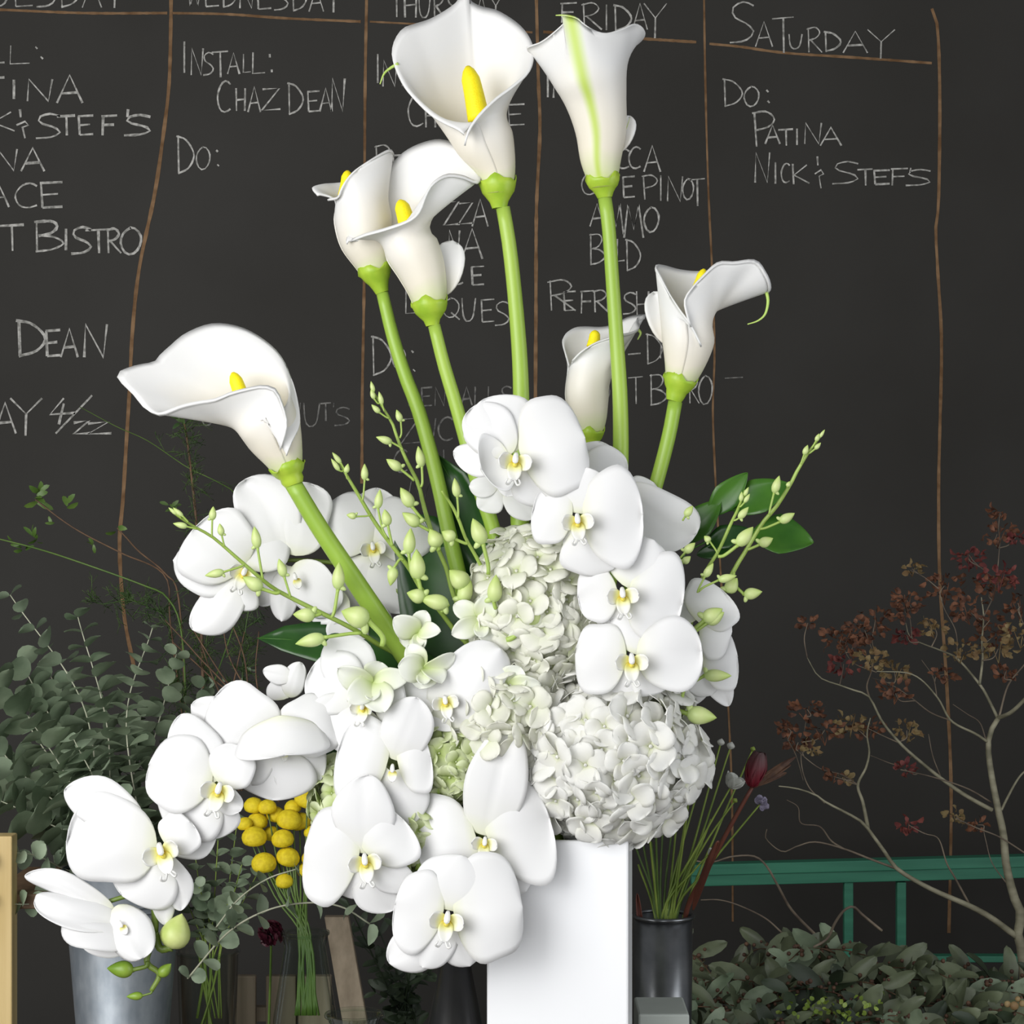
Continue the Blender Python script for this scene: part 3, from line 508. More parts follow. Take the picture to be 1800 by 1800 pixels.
CC = thing('orchid_spray', P(900, 1500, -110), 'white moth orchid spray hanging down the centre in front of the vase', 'flower')
spray_stem(CC, [(735, 1530, -150), (750, 1450, -140), (775, 1380, -130), (830, 1340, -90), (900, 1420, -30), (950, 1540, 0)], [6, 7, 7.5, 7, 7, 7], 'dstem')
bloom(CC, 785, 1225, -150, [(p, 880, 1140, -8, 108, dict(base=(768, 1268), a=1.0)), (p, 708, 1208, 8, 92), (s, 800, 1284, -4, 96), (s, 760, 1172, 24, 70), (s, 845, 1230, 24, 80)], (783, 1232, -158, 44, 10))
bloom(CC, 690, 1345, -175, [(s, 733, 1226, -4, 90), (p, 594, 1320, 8, 152), (p, 757, 1330, 4, 120), (s, 640, 1410, 20, 88), (s, 722, 1448, 14, 96)], (690, 1352, -182, 40, 0, 0, True))
bloom(CC, 640, 1510, -190, [(s, 648, 1362, -2, 104), (p, 536, 1490, 8, 172), (p, 708, 1440, 4, 120), (s, 728, 1556, 4, 62), (s, 692, 1600, 14, 104), (s, 592, 1568, 12, 92)], (642, 1512, -198, 54, 8))
bloom(CC, 848, 1478, -165, [(s, 902, 1264, 4, 104, dict(a=0.72)), (p, 736, 1500, 10, 180), (p, 966, 1438, 10, 190), (s, 925, 1566, 16, 120), (s, 765, 1560, 18, 110)], (852, 1480, -172, 42, -6))
bloom(CC, 788, 1610, -215, [(s, 812, 1504, 8, 130), (p, 918, 1594, 10, 184), (p, 694, 1590, 4, 140), (s, 684, 1692, 12, 86), (s, 742, 1700, 0, 80), (s, 826, 1698, 10, 84)], (786, 1614, -224, 56, -8))

RR = thing('orchid_spray', P(1000, 1500, -60), 'white moth orchid spray cascading down the right side over the hydrangea', 'flower')
spray_stem(RR, [(880, 800, -90), (960, 850, -80), (1040, 920, -90), (1110, 1010, -110), (1150, 1110, -110), (1120, 1250, -80), (1040, 1400, -20), (1000, 1540, 0)], [4, 5, 5, 5, 5, 6, 6, 6])
bloom(RR, 1045, 860, -50, [(s, 1052, 776, 16, 92), (p, 1102, 838, 16, 96, dict(base=(1020, 820)))])
bloom(RR, 885, 850, -70, [(s, 842, 894, 14, 52), (s, 935, 912, 14, 56), (s, 825, 855, 10, 40)])
bloom(RR, 1120, 880, -60, [(p, 1224, 938, 6, 98, dict(base=(1090, 860), a=1.4)), (s, 1196, 890, 16, 26, dict(base=(1150, 930))), (s, 1160, 968, 22, 80), (s, 1150, 850, 24, 70)])
bloom(RR, 1225, 1165, -60, [(p, 1296, 1155, 10, 112), (s, 1212, 1240, 20, 62), (s, 1282, 1240, 26, 44), (s, 1250, 1222, 10, 70)])
bloom(RR, 1220, 1100, -80, [(p, 1272, 1040, 10, 108), (p, 1286, 1110, 8, 104), (s, 1196, 1060, 24, 66)])
bloom(RR, 1110, 1158, -185, [(s, 1140, 1084, 14, 110), (p, 1012, 1150, 14, 124), (p, 1234, 1145, 8, 124), (s, 1060, 1225, 22, 84), (s, 1180, 1200, 14, 100)], (1110, 1160, -192, 54, 0))
bloom(RR, 1095, 1040, -175, [(s, 1150, 950, 12, 124), (p, 1016, 1050, 12, 100), (p, 1200, 1060, 6, 158), (s, 1050, 1095, 22, 80), (s, 1140, 1118, 14, 130)], (1094, 1044, -182, 52, 4))
bloom(RR, 1015, 912, -180, [(s, 1030, 822, 12, 136), (p, 936, 900, 12, 112), (p, 1130, 905, 6, 172), (s, 1036, 1012, 18, 76), (s, 1078, 1000, 8, 140)], (1015, 914, -188, 52, 4))
bloom(RR, 906, 805, -170, [(s, 850, 702, 12, 128), (p, 826, 720, 14, 84, dict(w=0.03)), (p, 1028, 770, 6, 176), (s, 797, 795, 20, 62), (p, 846, 826, -26, 100, dict(c=0.3, b=-0.12)), (s, 985, 866, 12, 112), (s, 890, 872, 10, 60)], (906, 808, -180, 54, -6))

# ---------------------------------------------------------------- hydrangeas
def floret_mesh(size, m, seed):
    random.seed(seed); b = MB()
    for i in range(4):
        a = i * math.pi / 2 + random.uniform(-.15, .15); dr = V((math.cos(a), math.sin(a), 0.12 + random.uniform(-.1, .2)))
        petal(b, dr * size * 0.03, dr * size * 0.54, size * 0.62, (V((0, 0, 1)) + rv(.25)), 0.14, random.uniform(-.1, .25), 1.25, 2.5, 9, 7, 0.05)
    ball(b, V((0, 0, size * 0.02)), size * 0.045, 5)
    b.uv = [u for u in b.uv]
    o = b.build('floret', m, None, solid=0.0004); me = o.data; bpy.data.objects.remove(o); return me
def hydrangea(label, cx, cy, d, rx, ry, m, n, fs, stem, front=0.1):
    c = P(cx, cy, d); t = thing('hydrangea', P(stem[-1][0], stem[-1][1], 0), label, 'flower')
    b = MB(); b.tube(crs([c] + [P(x, y, d * (1 - (i + 1) / len(stem))) for i, (x, y) in enumerate(stem)], 20), 5 * PX, 8); b.build('stem', 'dstem', t)
    b = MB(); rows = []
    for i in range(13):
        rows.append([c + V((math.sin(math.pi * i / 12) * math.cos(q) * rx, math.sin(math.pi * i / 12) * math.sin(q) * rx, -math.cos(math.pi * i / 12) * ry)) * PX * 0.86 * (1 + random.uniform(-.05, .05)) for q in [2 * math.pi * j / 20 for j in range(20)]])
    b.grid(rows, True); b.build('filler_core', 'hyd_core', t)  # solid core added to close gaps; its pale colour lightens the shade there
    ms = [floret_mesh(fs * PX * k, m, 100 + i + int(cx)) for i, k in enumerate((0.85, 1.0, 1.12))]
    random.seed(int(cx + cy)); g = math.pi * (3 - math.sqrt(5)); k = 0; N_ = int(n / (0.5 + front / 2)) ; made = 0
    for i in range(N_):
        yy = -(1 - 2 * (i + .5) / N_)                      # -1 towards the camera
        if yy > front or made >= 100: continue
        r = math.sqrt(1 - yy * yy); q = g * i
        nd = V((r * math.cos(q), yy, r * math.sin(q)))
        loc = c + V((nd.x * rx, nd.y * rx, nd.z * ry)) * PX * random.uniform(0.93, 1.07)
        nn = (nd + rv(0.45)).normalized()
        o = bpy.data.objects.new('floret', ms[made % 3]); C.objects.link(o); o.parent = t
        md = o.modifiers.new('thickness', 'SOLIDIFY'); md.thickness = 0.0004
        o.matrix_local = Matrix.Translation(loc - ORIG[t]) @ nn.to_track_quat('Z', 'Y').to_matrix().to_4x4() @ Matrix.Rotation(random.uniform(0, 6.28), 4, 'Z')
        made += 1
    return t
hydrangea('big round white hydrangea head over the vase rim', 1072, 1320, -60, 146, 146, 'hyd', 99, 74, [(1040, 1450), (1000, 1550)])
hydrangea('cream white hydrangea head above the big one, under the callas', 948, 1070, -30, 116, 140, 'hyd_mid', 95, 64, [(960, 1300), (980, 1550)])
hydrangea('cream hydrangea head between the two white orchid sprays', 880, 1250, -60, 110, 100, 'hyd_mid', 80, 64, [(930, 1400), (970, 1550)])
hydrangea('pale green hydrangea head in the centre with open gaps', 790, 1330, -80, 78, 76, 'hyd_green', 44, 50, [(860, 1440), (950, 1550)])
hydrangea('pale green hydrangea head peeping out left of the hanging orchids', 632, 1405, -95, 76, 74, 'hyd_green', 44, 48, [(760, 1440), (930, 1550)])
hydrangea('green hydrangea head low behind the hanging orchid blooms', 730, 1450, -90, 64, 92, 'hyd_green', 44, 46, [(820, 1450), (940, 1550)])

# ---------------------------------------------------------------- green budded orchid sprays
def budspray(label, stem, r, d, buds, blooms=(), dend=None):
    dend = d if dend is None else dend
    t = thing('budded_spray', P(stem[-1][0], stem[-1][1], dend), label, 'flower spray')
    nst = len(stem); b = MB(); b.tube(crs([P(x, y, d + (dend - d) * i / (nst - 1)) for i, (x, y) in enumerate(stem)], 50), [x * PX for x in lerps(r, 50)], 8); b.build('stem', 'dstem', t)
    for q in buds: bud(t, *q, d - 4, sd=3)
    for cx, cy, dd, size, rot in blooms:
        h = holder('open_flower', P(cx, cy, dd), t)
        for i in range(5):
            a = math.radians(rot + i * 72 + random.uniform(-14, 14)); q_ = random.uniform(.42, .66); b = MB()
            petal(b, P(cx, cy, dd), P(cx + math.sin(a) * size * q_, cy - math.cos(a) * size * q_ * .85, dd - size * random.uniform(-.1, .35)), size * random.uniform(.36, .56) * PX, TOCAM + rv(.5), 0.12, 0.2, 1.0, 1.9, rip=.04)
            b.build('petal', 'dflower', h, solid=0.0006)
        b = MB(); petal(b, P(cx, cy + 2, dd - 3), P(cx, cy + size * .3, dd - size * .3), size * .26 * PX, TOCAM, -0.1, 0.4); b.build('lip', 'dflower', h, solid=0.0006)
    return t
budspray('lime budded spray reaching far left across the white orchids', [(300, 897), (320, 912), (345, 928), (375, 945), (425, 988), (475, 1030), (510, 1050), (560, 1075), (620, 1105), (665, 1133), (712, 1165), (800, 1290), (900, 1500)], [2, 2.5, 3, 3.5, 4, 4, 4.5, 5, 5, 5.5, 5.5, 5, 5], -160,
  [(318, 911, 312, 905, 296, 892, 7), (330, 918, 322, 908, 304, 892, 8), (346, 930, 330, 926, 304, 920, 11), (373, 943, 373, 915, 375, 890, 13), (395, 960, 390, 942, 386, 920, 12), (462, 1018, 453, 965, 447, 925, 17), (430, 992, 395, 1005, 360, 1012, 15), (511, 1050, 500, 1015, 490, 982, 16), (492, 1040, 462, 1036, 427, 1014, 24), (583, 1086, 594, 1038, 596, 988, 22), (565, 1078, 555, 1082, 515, 1080, 25), (635, 1113, 572, 1120, 519, 1132, 24), (672, 1136, 650, 1092, 600, 1074, 38)],
  [(655, 1200, -170, 105, 20), (745, 1175, -165, 95, 50)], dend=-20)
budspray('lime budded spray second from left, dark green at the tip', [(590, 800), (598, 815), (612, 840), (630, 870), (660, 920), (690, 960), (720, 1000), (740, 1035), (770, 1070), (800, 1110), (830, 1150), (880, 1300), (930, 1500)], [2, 3, 3.5, 4, 4, 4, 4.5, 4.5, 5, 5, 5, 5, 5], -110,
  [(604, 826, 600, 815, 584, 795, 9), (604, 828, 597, 828, 582, 806, 9), (614, 842, 608, 832, 612, 815, 10), (637, 880, 641, 845, 641, 815, 13), (652, 905, 627, 908, 609, 905, 12), (690, 960, 682, 925, 676, 895, 18), (682, 948, 664, 895, 668, 860, 15), (710, 985, 693, 996, 686, 1030, 19), (730, 1018, 718, 975, 722, 928, 22), (748, 1045, 735, 1020, 732, 965, 28), (765, 1062, 748, 1052, 715, 1042, 26), (775, 1075, 790, 1063, 738, 1052, 28)],
  [(735, 1112, -125, 85, 160), (846, 1090, -120, 100, 10)], dend=-10)
budspray('lime budded spray third from left, rising highest beside the calla stems', [(654, 685), (672, 715), (690, 745), (700, 775), (715, 810), (735, 850), (745, 890), (757, 930), (770, 965), (785, 1000), (795, 1040), (810, 1075), (825, 1110), (880, 1260), (940, 1500)], [1.5, 2.5, 3, 3.5, 4, 4, 4, 4.5, 4.5, 5, 5, 5, 5, 5, 5], -90,
  [(660, 697, 657, 690, 652, 670, 8), (668, 708, 658, 702, 652, 684, 9), (676, 722, 672, 712, 666, 688, 9), (685, 735, 668, 726, 653, 711, 10), (703, 770, 705, 742, 697, 720, 12), (708, 792, 690, 778, 661, 768, 14), (740, 856, 742, 822, 735, 784, 17), (728, 845, 706, 826, 679, 807, 18), (748, 915, 725, 892, 704, 857, 22), (755, 930, 738, 924, 707, 901, 22), (770, 966, 772, 962, 756, 930, 28), (800, 1052, 822, 1032, 790, 1002, 34), (812, 1082, 810, 1060, 828, 1020, 26)], dend=-10)
budspray('lime budded spray in the middle, in front of the dark curved leaf', [(777, 863), (783, 872), (795, 890), (807, 915), (818, 945), (835, 975), (848, 1000), (855, 1020), (862, 1045), (880, 1100), (892, 1130), (900, 1170), (920, 1300), (950, 1500)], [2, 3, 3, 3.5, 4, 4, 4, 4, 4, 5, 5, 5, 5, 5], -140,
  [(805, 912, 804, 875, 799, 840, 15), (823, 955, 800, 948, 777, 934, 22), (858, 1010, 850, 958, 831, 911, 27), (890, 1125, 925, 1098, 948, 1060, 36), (872, 1070, 868, 1060, 872, 1010, 26)], [(893, 1205, -150, 90, 30)], dend=0)
budspray('lime budded spray on the right ending in a forked tip, nearer the orchids', [(1310, 862), (1303, 880), (1295, 900), (1285, 920), (1262, 970), (1240, 1005), (1225, 1045), (1210, 1118), (1180, 1250), (1060, 1500)], [2, 3, 3, 3.5, 4, 4.5, 5, 5, 5, 5], -110,
  [(1306, 876, 1308, 872, 1316, 856, 7), (1300, 888, 1302, 882, 1304, 864, 8), (1300, 890, 1308, 884, 1318, 868, 8), (1290, 915, 1298, 912, 1316, 891, 13), (1262, 974, 1248, 952, 1238, 942, 12), (1262, 978, 1296, 960, 1324, 926, 23), (1226, 1042, 1238, 1015, 1254, 990, 14), (1228, 1040, 1262, 1020, 1295, 1012, 15), (1212, 1116, 1236, 1092, 1270, 1070, 28), (1210, 1120, 1242, 1096, 1273, 1076, 22), (1190, 990, 1203, 972, 1222, 954, 15), (1196, 1000, 1200, 990, 1214, 978, 13), (1200, 915, 1204, 908, 1218, 889, 14), (1198, 1230, 1236, 1187, 1286, 1188, 22), (1180, 1240, 1206, 1254, 1260, 1262, 32)], dend=-20)
budspray('lime budded spray on the far right, pointing up and outwards', [(1448, 757), (1440, 770), (1420, 797), (1400, 830), (1390, 850), (1365, 890), (1340, 920), (1313, 965), (1290, 1003), (1270, 1050), (1200, 1250), (1060, 1500)], [1.5, 3, 3.5, 3.5, 4, 4, 4, 4, 4.5, 5, 5, 5], -60,
  [(1436, 775, 1440, 770, 1450, 755, 6), (1426, 788, 1434, 776, 1440, 762, 8), (1420, 797, 1432, 790, 1443, 778, 8), (1408, 816, 1413, 800, 1420, 782, 10), (1352, 905, 1360, 868, 1370, 836, 15), (1336, 930, 1370, 918, 1397, 902, 17), (1314, 966, 1334, 958, 1359, 946, 19), (1290, 1005, 1307, 1046, 1340, 1040, 21), (1286, 1012, 1278, 1042, 1296, 1016, 24), (1388, 853, 1384, 856, 1388, 846, 8)], dend=-20)

# ---------------------------------------------------------------- leaves in the arrangement
def bigleaf(label, pts, wd, m, n=(0, -1, 0.3), dend=None):
    t = thing('foliage_leaf', P(*pts[-1]), label, 'leaf')
    c = crs([P(*q) for q in pts], 16); rows = []; mid = []
    for i in range(16):
        v = i / 15; tg = (c[min(15, i + 1)] - c[max(0, i - 1)]).normalized(); nn = V(n); nn = (nn - tg * nn.dot(tg)).normalized(); sd = tg.cross(nn)
        hw = max(0.02, math.sin(math.pi * v ** 0.75) ** 0.8) * wd * PX / 2 if v < 0.9 else max(0.03, math.sin(math.pi * 0.9 ** 0.75) ** 0.8 * (1 - (v - .9) * 8)) * wd * PX / 2
        rows.append([c[i] + sd * hw * u + nn * (0.25 * hw * u * u + 0.0015 * math.sin(5 * v + 2 * u)) for u in (-1, -.66, -.33, 0, .33, .66, 1)])
        mid.append(c[i] + nn * 0.0006)
    b = MB(); b.grid(rows); b.build('blade', m, t, solid=0.0008)
    b = MB(); b.tube(mid, [0.0004 + 0.0010 * i / 15 for i in range(16)], 6); b.build('leaf_rib', 'leaf2', t)
bigleaf('tall dark green leaf behind the middle budded spray', [(768, 800, 40), (812, 880, 36), (830, 960, 40), (850, 1100, 30), (930, 1540, 10)], 130, 'leaf', (-0.5, -1, 0.1))
bigleaf('broad dark leaf with a grey sheen below the upper left orchids', [(700, 900, 60), (760, 980, 50), (790, 1060, 40), (860, 1250, 30), (940, 1540, 10)], 190, 'leaf', (-0.2, -1, 0.5))
bigleaf('flat dark green leaf pointing left under the slanting calla stem', [(452, 1122, 20), (540, 1128, 20), (640, 1150, 10), (760, 1230, 0), (920, 1540, 0)], 104, 'leaf', (0, -1, 0.5))
bigleaf('dark green leaf behind the blooms above the yellow flowers', [(520, 1320, -20), (600, 1330, -20), (700, 1360, -10), (920, 1545, 0)], 90, 'leaf', (0, -1, 0.4))
t = thing('leafy_sprig', P(1040, 1540, 0), 'glossy green leafy sprig behind the right-hand budded sprays', 'leaf sprig')
b = MB(); b.tube(crs([P(x, y, d) for x, y, d in ((1335, 880, 30), (1300, 895, 30), (1255, 903, 30), (1215, 945, 30), (1170, 1080, 20), (1040, 1540, 0))], 24), 2.6 * PX, 7)
b.tube(crs([P(x, y, d) for x, y, d in ((1400, 935, 30), (1330, 930, 32), (1260, 945, 30), (1205, 970, 30))], 16), 2 * PX, 6); b.build('stem', 'leaf2', t)
for bx, by, tx, ty, wd, nn in ((1246, 906, 1314, 831, 50, (0.2, -1, 0.3)), (1290, 900, 1388, 850, 70, (0, -1, 0.6)), (1320, 940, 1430, 954, 84, (0.2, -1, 0.6)), (1200, 955, 1268, 880, 60, (-0.4, -1, 0.2)), (1240, 960, 1318, 930, 46, (0, -1, 0.5)), (1225, 975, 1290, 965, 30, (0, -1, 0.3))):
    b = MB(); petal(b, P(bx, by, 30), P(tx, ty, 26), wd * PX, V(nn), 0.06, 0.22, 0.85, 1.35, 16, 7, 0.015); b.build('leaf', 'leaf2' if wd > 48 else 'leaf', t, solid=0.0005)
# ---------------------------------------------------------------- containers
def shell(name, label, cat, px, ptop, pbot, rt, rb, y, m, wall=0.0015, shift=0, rim=True, extra=None, part='body', closed_neck=None):
    k = sc(y); c = Q(px, 900, y); zt = Q(0, ptop, y).z; zb = BZ
    t = thing(name, (c.x, y, zb), label, cat); b = MB(); n = 40
    hb = zt - zb; f = (zt - Q(0, pbot, y).z) / hb      # rb is read at pbot; carried on down to the bench
    rbb = rt + (rb - rt) / f if f < 1 else rb
    prof = [(0.0005, 0), (rbb * k * .97, 0), (rbb * k, 0.004)] + ([(r * k, hb * h) for r, h in extra] if extra else [(rt * k, hb)]) 
    inner = [(max(0.001, r - wall), h - (0 if i else 0)) for i, (r, h) in enumerate(prof[::-1])][:-2]
    b.lathe(prof + inner[0:] + [(max(0.001, rbb * k - wall), 0.006), (0.0005, 0.006)], V((c.x, y, zb)), n)
    b.build(part, m, t)
    if rim:
        b = MB(); pts = [V((c.x + math.cos(a) * rt * k, y + math.sin(a) * rt * k, zt)) for a in [2 * math.pi * i / 48 for i in range(49)]]
        b.tube(pts, 0.0022, 8, False); b.build('rim', m, t)
    return t, V((c.x, y, zt)), rt * k
bk, bk_top, bk_r = shell('galvanised_bucket', 'galvanised steel bucket of eucalyptus at lower left, behind the lowest orchid bloom', 'bucket', 216, 1528, 1800, 104, 82, 0.30, 'zinc')
b = MB(); ring_z = bk_top.z - 0.07
for hz in (0.03, 0.036): b.tube([V((bk_top.x + math.cos(a) * bk_r * .985, 0.30 + math.sin(a) * bk_r * .985, bk_top.z - hz)) for a in [2 * math.pi * i / 40 for i in range(41)]], 0.0012, 6, False)
b.build('pressed_band', 'zinc', bk)
gv, gv_top, gv_r = shell('glass_vase', 'clear glass vase of thin yellow-green stems beside the steel bucket', 'vase', 365, 1672, 1800, 54, 50, 0.34, 'glass', 0.003)
gb, gb_top, gb_r = shell('glass_jar', 'clear glass jar holding the yellow dome flowers', 'vase', 536, 1640, 1800, 40, 56, 0.20, 'glass', 0.003, extra=[(56, .42), (56, .66), (42, .86), (36, .95), (42, 1.0)])
gd, _, _ = shell('glass_dish', 'small glass dish with a shiny rim at the bottom edge, left of the white vase', 'dish', 624, 1784, 1800, 50, 44, 0.06, 'glass', 0.003)
cv, _, _ = shell('cone_vase', 'black cone shaped vase between the hanging orchids and the white vase', 'vase', 800, 1640, 1800, 17, 47, 0.15, 'black')
sb, sb_top, sb_r = shell('metal_pail', 'dull steel pail of thin green stems just right of the white vase', 'bucket', 1166, 1610, 1800, 52, 50, 0.28, 'steel')
t = thing('wooden_crate', (Q(500, 900, .46).x, 0.46, BZ), 'weathered slatted crate standing behind the two glass vessels', 'crate')
for a, c_ in ((414, 449), (467, 520), (524, 582)):
    b = MB(); b.box((Q(a, 0, .46).x, 0.46, BZ), (Q(c_, 0, .46).x, 0.472, Q(0, 1716, .46).z)); b.build('slat', 'grey_wood', t, smooth=False, bevel=0.0015)
b = MB(); b.box((Q(410, 0, .46).x, 0.472, BZ), (Q(584, 0, .46).x, 0.48, BZ + 0.05)); b.box((Q(410, 0, .46).x, 0.472, Q(0, 1800, .46).z), (Q(584, 0, .46).x, 0.484, Q(0, 1775, .46).z)); b.build('batten', 'grey_wood', t, smooth=False)
t = thing('leaning_plank', Q(660, 1800, .36), 'weathered plank leaning at a slant right of the glass jar', 'plank')
b = MB(); A, B_ = Q(592, 1610, .44), Q(662, 1860, .34); B_.z = BZ + 0.001
w_ = 0.013; b.grid([[A + V((-w_, -.006, 0)), A + V((w_, -.006, 0)), A + V((w_, .006, 0)), A + V((-w_, .006, 0))], [B_ + V((-w_, -.006, 0)), B_ + V((w_, -.006, 0)), B_ + V((w_, .006, 0)), B_ + V((-w_, .006, 0))]], True)
b.f += [(3, 2, 1, 0), (4, 5, 6, 7)]; b.build('board', 'grey_wood', t, smooth=False, bevel=0.001)
t = thing('wooden_rack', (Q(5, 900, .22).x, 0.22, BZ), 'pale yellow wooden upright of a plant rack at the left edge', 'rack')
b = MB(); b.box((Q(-18, 0, .22).x, 0.22, BZ), (Q(21, 0, .22).x, 0.245, Q(0, 1470, .22).z)); b.build('upright', 'pale_wood', t, smooth=False, bevel=0.0015)
b = MB(); b.box((Q(-30, 0, .22).x, 0.245, Q(0, 1598, .245).z), (Q(70, 0, .22).x, 0.42, Q(0, 1572, .245).z)); b.build('shelf_board', 'brown_wood', t, smooth=False, bevel=0.0015)
b = MB(); b.box((Q(-18, 0, .4).x, 0.40, BZ), (Q(8, 0, .4).x, 0.42, Q(0, 1500, .4).z)); b.build('upright', 'brown_wood', t, smooth=False, bevel=0.0015)
xb0, xb1 = P(1122, 0, 150).x, P(1212, 0, 150).x
t = tag((lambda b_: (b_.box((xb0, 0.075, BZ), (xb1, 0.15, P(0, 1783, 150).z)), b_.build('storage_box', 'pale_box', smooth=False, bevel=0.002))[1])(MB()), 'pale grey-green box top just showing at the foot of the white vase', 'box')
# green painted rack behind the foliage heap
GY = 1.02
t = thing('green_rack', (Q(1500, 0, GY).x, GY, 0), 'green painted wooden rack standing in front of the chalkboard', 'rack')
M_ = Matrix.Translation(Q(1515, 1531, GY)) @ Matrix.Rotation(math.radians(-1.5), 4, 'Y') @ Matrix.Rotation(0, 4, 'Z'); k = sc(GY)
b = MB()
b.box((-300 * k, 0, -20 * k), (330 * k, 0.02, 2 * k), M_); b.box((-300 * k, -0.004, 0 * k), (330 * k, 0.02, 19 * k), M_); b.build('top_rail', 'green_paint', t, smooth=False, bevel=0.001)
for x in (1493, 1586, 1815):
    b = MB(); b.box((Q(x - 8, 0, GY).x, GY + 0.004, 0), (Q(x + 8, 0, GY).x, GY + 0.018, Q(0, 1552, GY).z)); b.build('upright', 'green_paint', t, smooth=False, bevel=0.001)
b = MB(); b.box((Q(1586, 0, GY).x, GY, Q(0, 1692, GY).z), (Q(1840, 0, GY).x, GY + 0.02, Q(0, 1681, GY).z)); b.build('lower_rail', 'green_paint', t, smooth=False, bevel=0.001)

# ---------------------------------------------------------------- eucalyptus in the steel bucket
def tubepx(b, pts, w0, w1, n=16, seg=6):        # pts: (px, py, y); widths in pixels
    pp = crs([Q(*q) for q in pts], n); b.tube(pp, [max(0.2, (w0 + (w1 - w0) * i / (n - 1))) / 2 * sc(pts[0][2]) for i in range(n)], seg); return pp
def euc(name, label, group, pts, n, size, m='euc', style='disc', w=(4, 2), stemmat='euc_stem', start=0.25, seeds=0, taper=0.45, along=0.0):
    t = thing(name, Q(*pts[0]), label, 'branch', group)
    b = MB(); pp = tubepx(b, pts, w[0], w[1], 40); b.build('stem', stemmat, t)
    b = MB(); k = sc(pts[0][2])
    for i in range(n):
        f = start + (1 - start) * i / max(1, n - 1); x = f * 39; j = min(38, int(x)); c = pp[j].lerp(pp[j + 1], x - j)
        tg = (pp[j + 1] - pp[max(0, j - 1)]).normalized(); o1 = tg.orthogonal().normalized(); o2 = tg.cross(o1)
        a = (i % 2) * math.pi / 2 + random.uniform(-.4, .4); L = size * k * (1 - taper * f ** 3) * random.uniform(.8, 1.15)
        for s_ in (1, -1):
            d = (o1 * math.cos(a) + o2 * math.sin(a)) * s_
            if style == 'disc':
                nn = (tg + rv(0.35)).normalized(); dd = (d + tg * (0.12 + along)).normalized()
                petal(b, c + d * 0.001, c + dd * L, L * random.uniform(.85, 1.05), nn, 0.08, 0.18, 1.0, 2.1, 7, 5, 0.02)
            else:
                dd = (d * 0.8 + tg * 0.7 + V((0, 0, -0.25)) + rv(.25)).normalized()
                petal(b, c, c + dd * L, L * random.uniform(.34, .48), (rv(.5) + V((0, -0.8, 0.55))).normalized(), 0.07, 0.2, 0.95, 1.8, 7, 5, 0.02)
    b.build('foliage', m, t)
    if seeds:
        b = MB()
        for _ in range(seeds):
            c = pp[random.randint(8, 36)] + rv(0.012)
            ball(b, c, random.uniform(.0015, .003), 4)
        b.build('seed_cluster', 'seed', t)
    return t
MXP = (215, 1545)
tips = [((18, 1046), 0.42, (150, 1250), 'euc2', 10, 40), ((137, 1085), 0.36, (190, 1290), 'euc', 13, 44), ((268, 1104), 0.34, (222, 1270), 'euc', 16, 38), ((-40, 1150), 0.44, (60, 1290), 'euc', 12, 52), ((40, 1170), 0.48, (110, 1300), 'euc', 12, 50), ((-40, 1270), 0.40, (60, 1380), 'euc2', 12, 56), ((90, 1190), 0.50, (150, 1320), 'euc', 13, 52),
        ((-40, 1390), 0.34, (70, 1440), 'euc', 11, 54), ((178, 1215), 0.44, (195, 1340), 'euc', 13, 48), ((310, 1150), 0.48, (270, 1300), 'euc', 10, 40), ((355, 1210), 0.50, (300, 1350), 'euc', 11, 40), ((-30, 1330), 0.5, (80, 1400), 'euc', 12, 56), ((50, 1260), 0.32, (120, 1370), 'euc', 12, 52), ((130, 1300), 0.30, (175, 1400), 'euc2', 11, 50), ((250, 1240), 0.42, (235, 1360), 'euc', 12, 46)]
where = ['tip bending over at the far left', 'bare upper stem showing pale', 'standing upright below the upper left orchids', 'low at the left edge', 'in the thick of the bunch', 'crossing the left edge at mid height', 'in the thick of the bunch', 'lowest on the left edge', 'in the thick of the bunch', 'dark, nearest the brown twigs', 'dark, above the leftmost orchid blooms', 'in the thick of the bunch', 'in the thick of the bunch', 'broad leaves just above the orchids', 'in the thick of the bunch']
for (tp, y, md, m, n, sz), wh in zip(tips, where):
    dx = random.uniform(-50, 50)
    euc('eucalyptus_branch', 'round leaved eucalyptus branch in the steel bucket, ' + wh, 'eucalyptus branches in the steel bucket', [(MXP[0] + dx * .6, 1640, 0.30 + random.uniform(-.03, .03)), (MXP[0] + dx, 1530, 0.30 + (y - .3) * .2), (md[0], md[1], 0.30 + (y - .3) * .6), (tp[0], tp[1], y)], int(n * 1.3), sz * 1.4, m, along=0.1)
for pts, lb in (([(120, 1530, .30), (60, 1503, .26), (-20, 1497, .22)], 'single eucalyptus twig of round leaves crossing the pale wooden upright'), ([(130, 1560, .30), (60, 1588, .25), (-20, 1586, .22)], 'thin eucalyptus twig with few leaves low across the pale wooden upright')):
    euc('eucalyptus_twig', lb, None, [(190, 1540, .3)] + pts, 6, 34, 'euc2', w=(3, 2), start=.4, taper=.2)
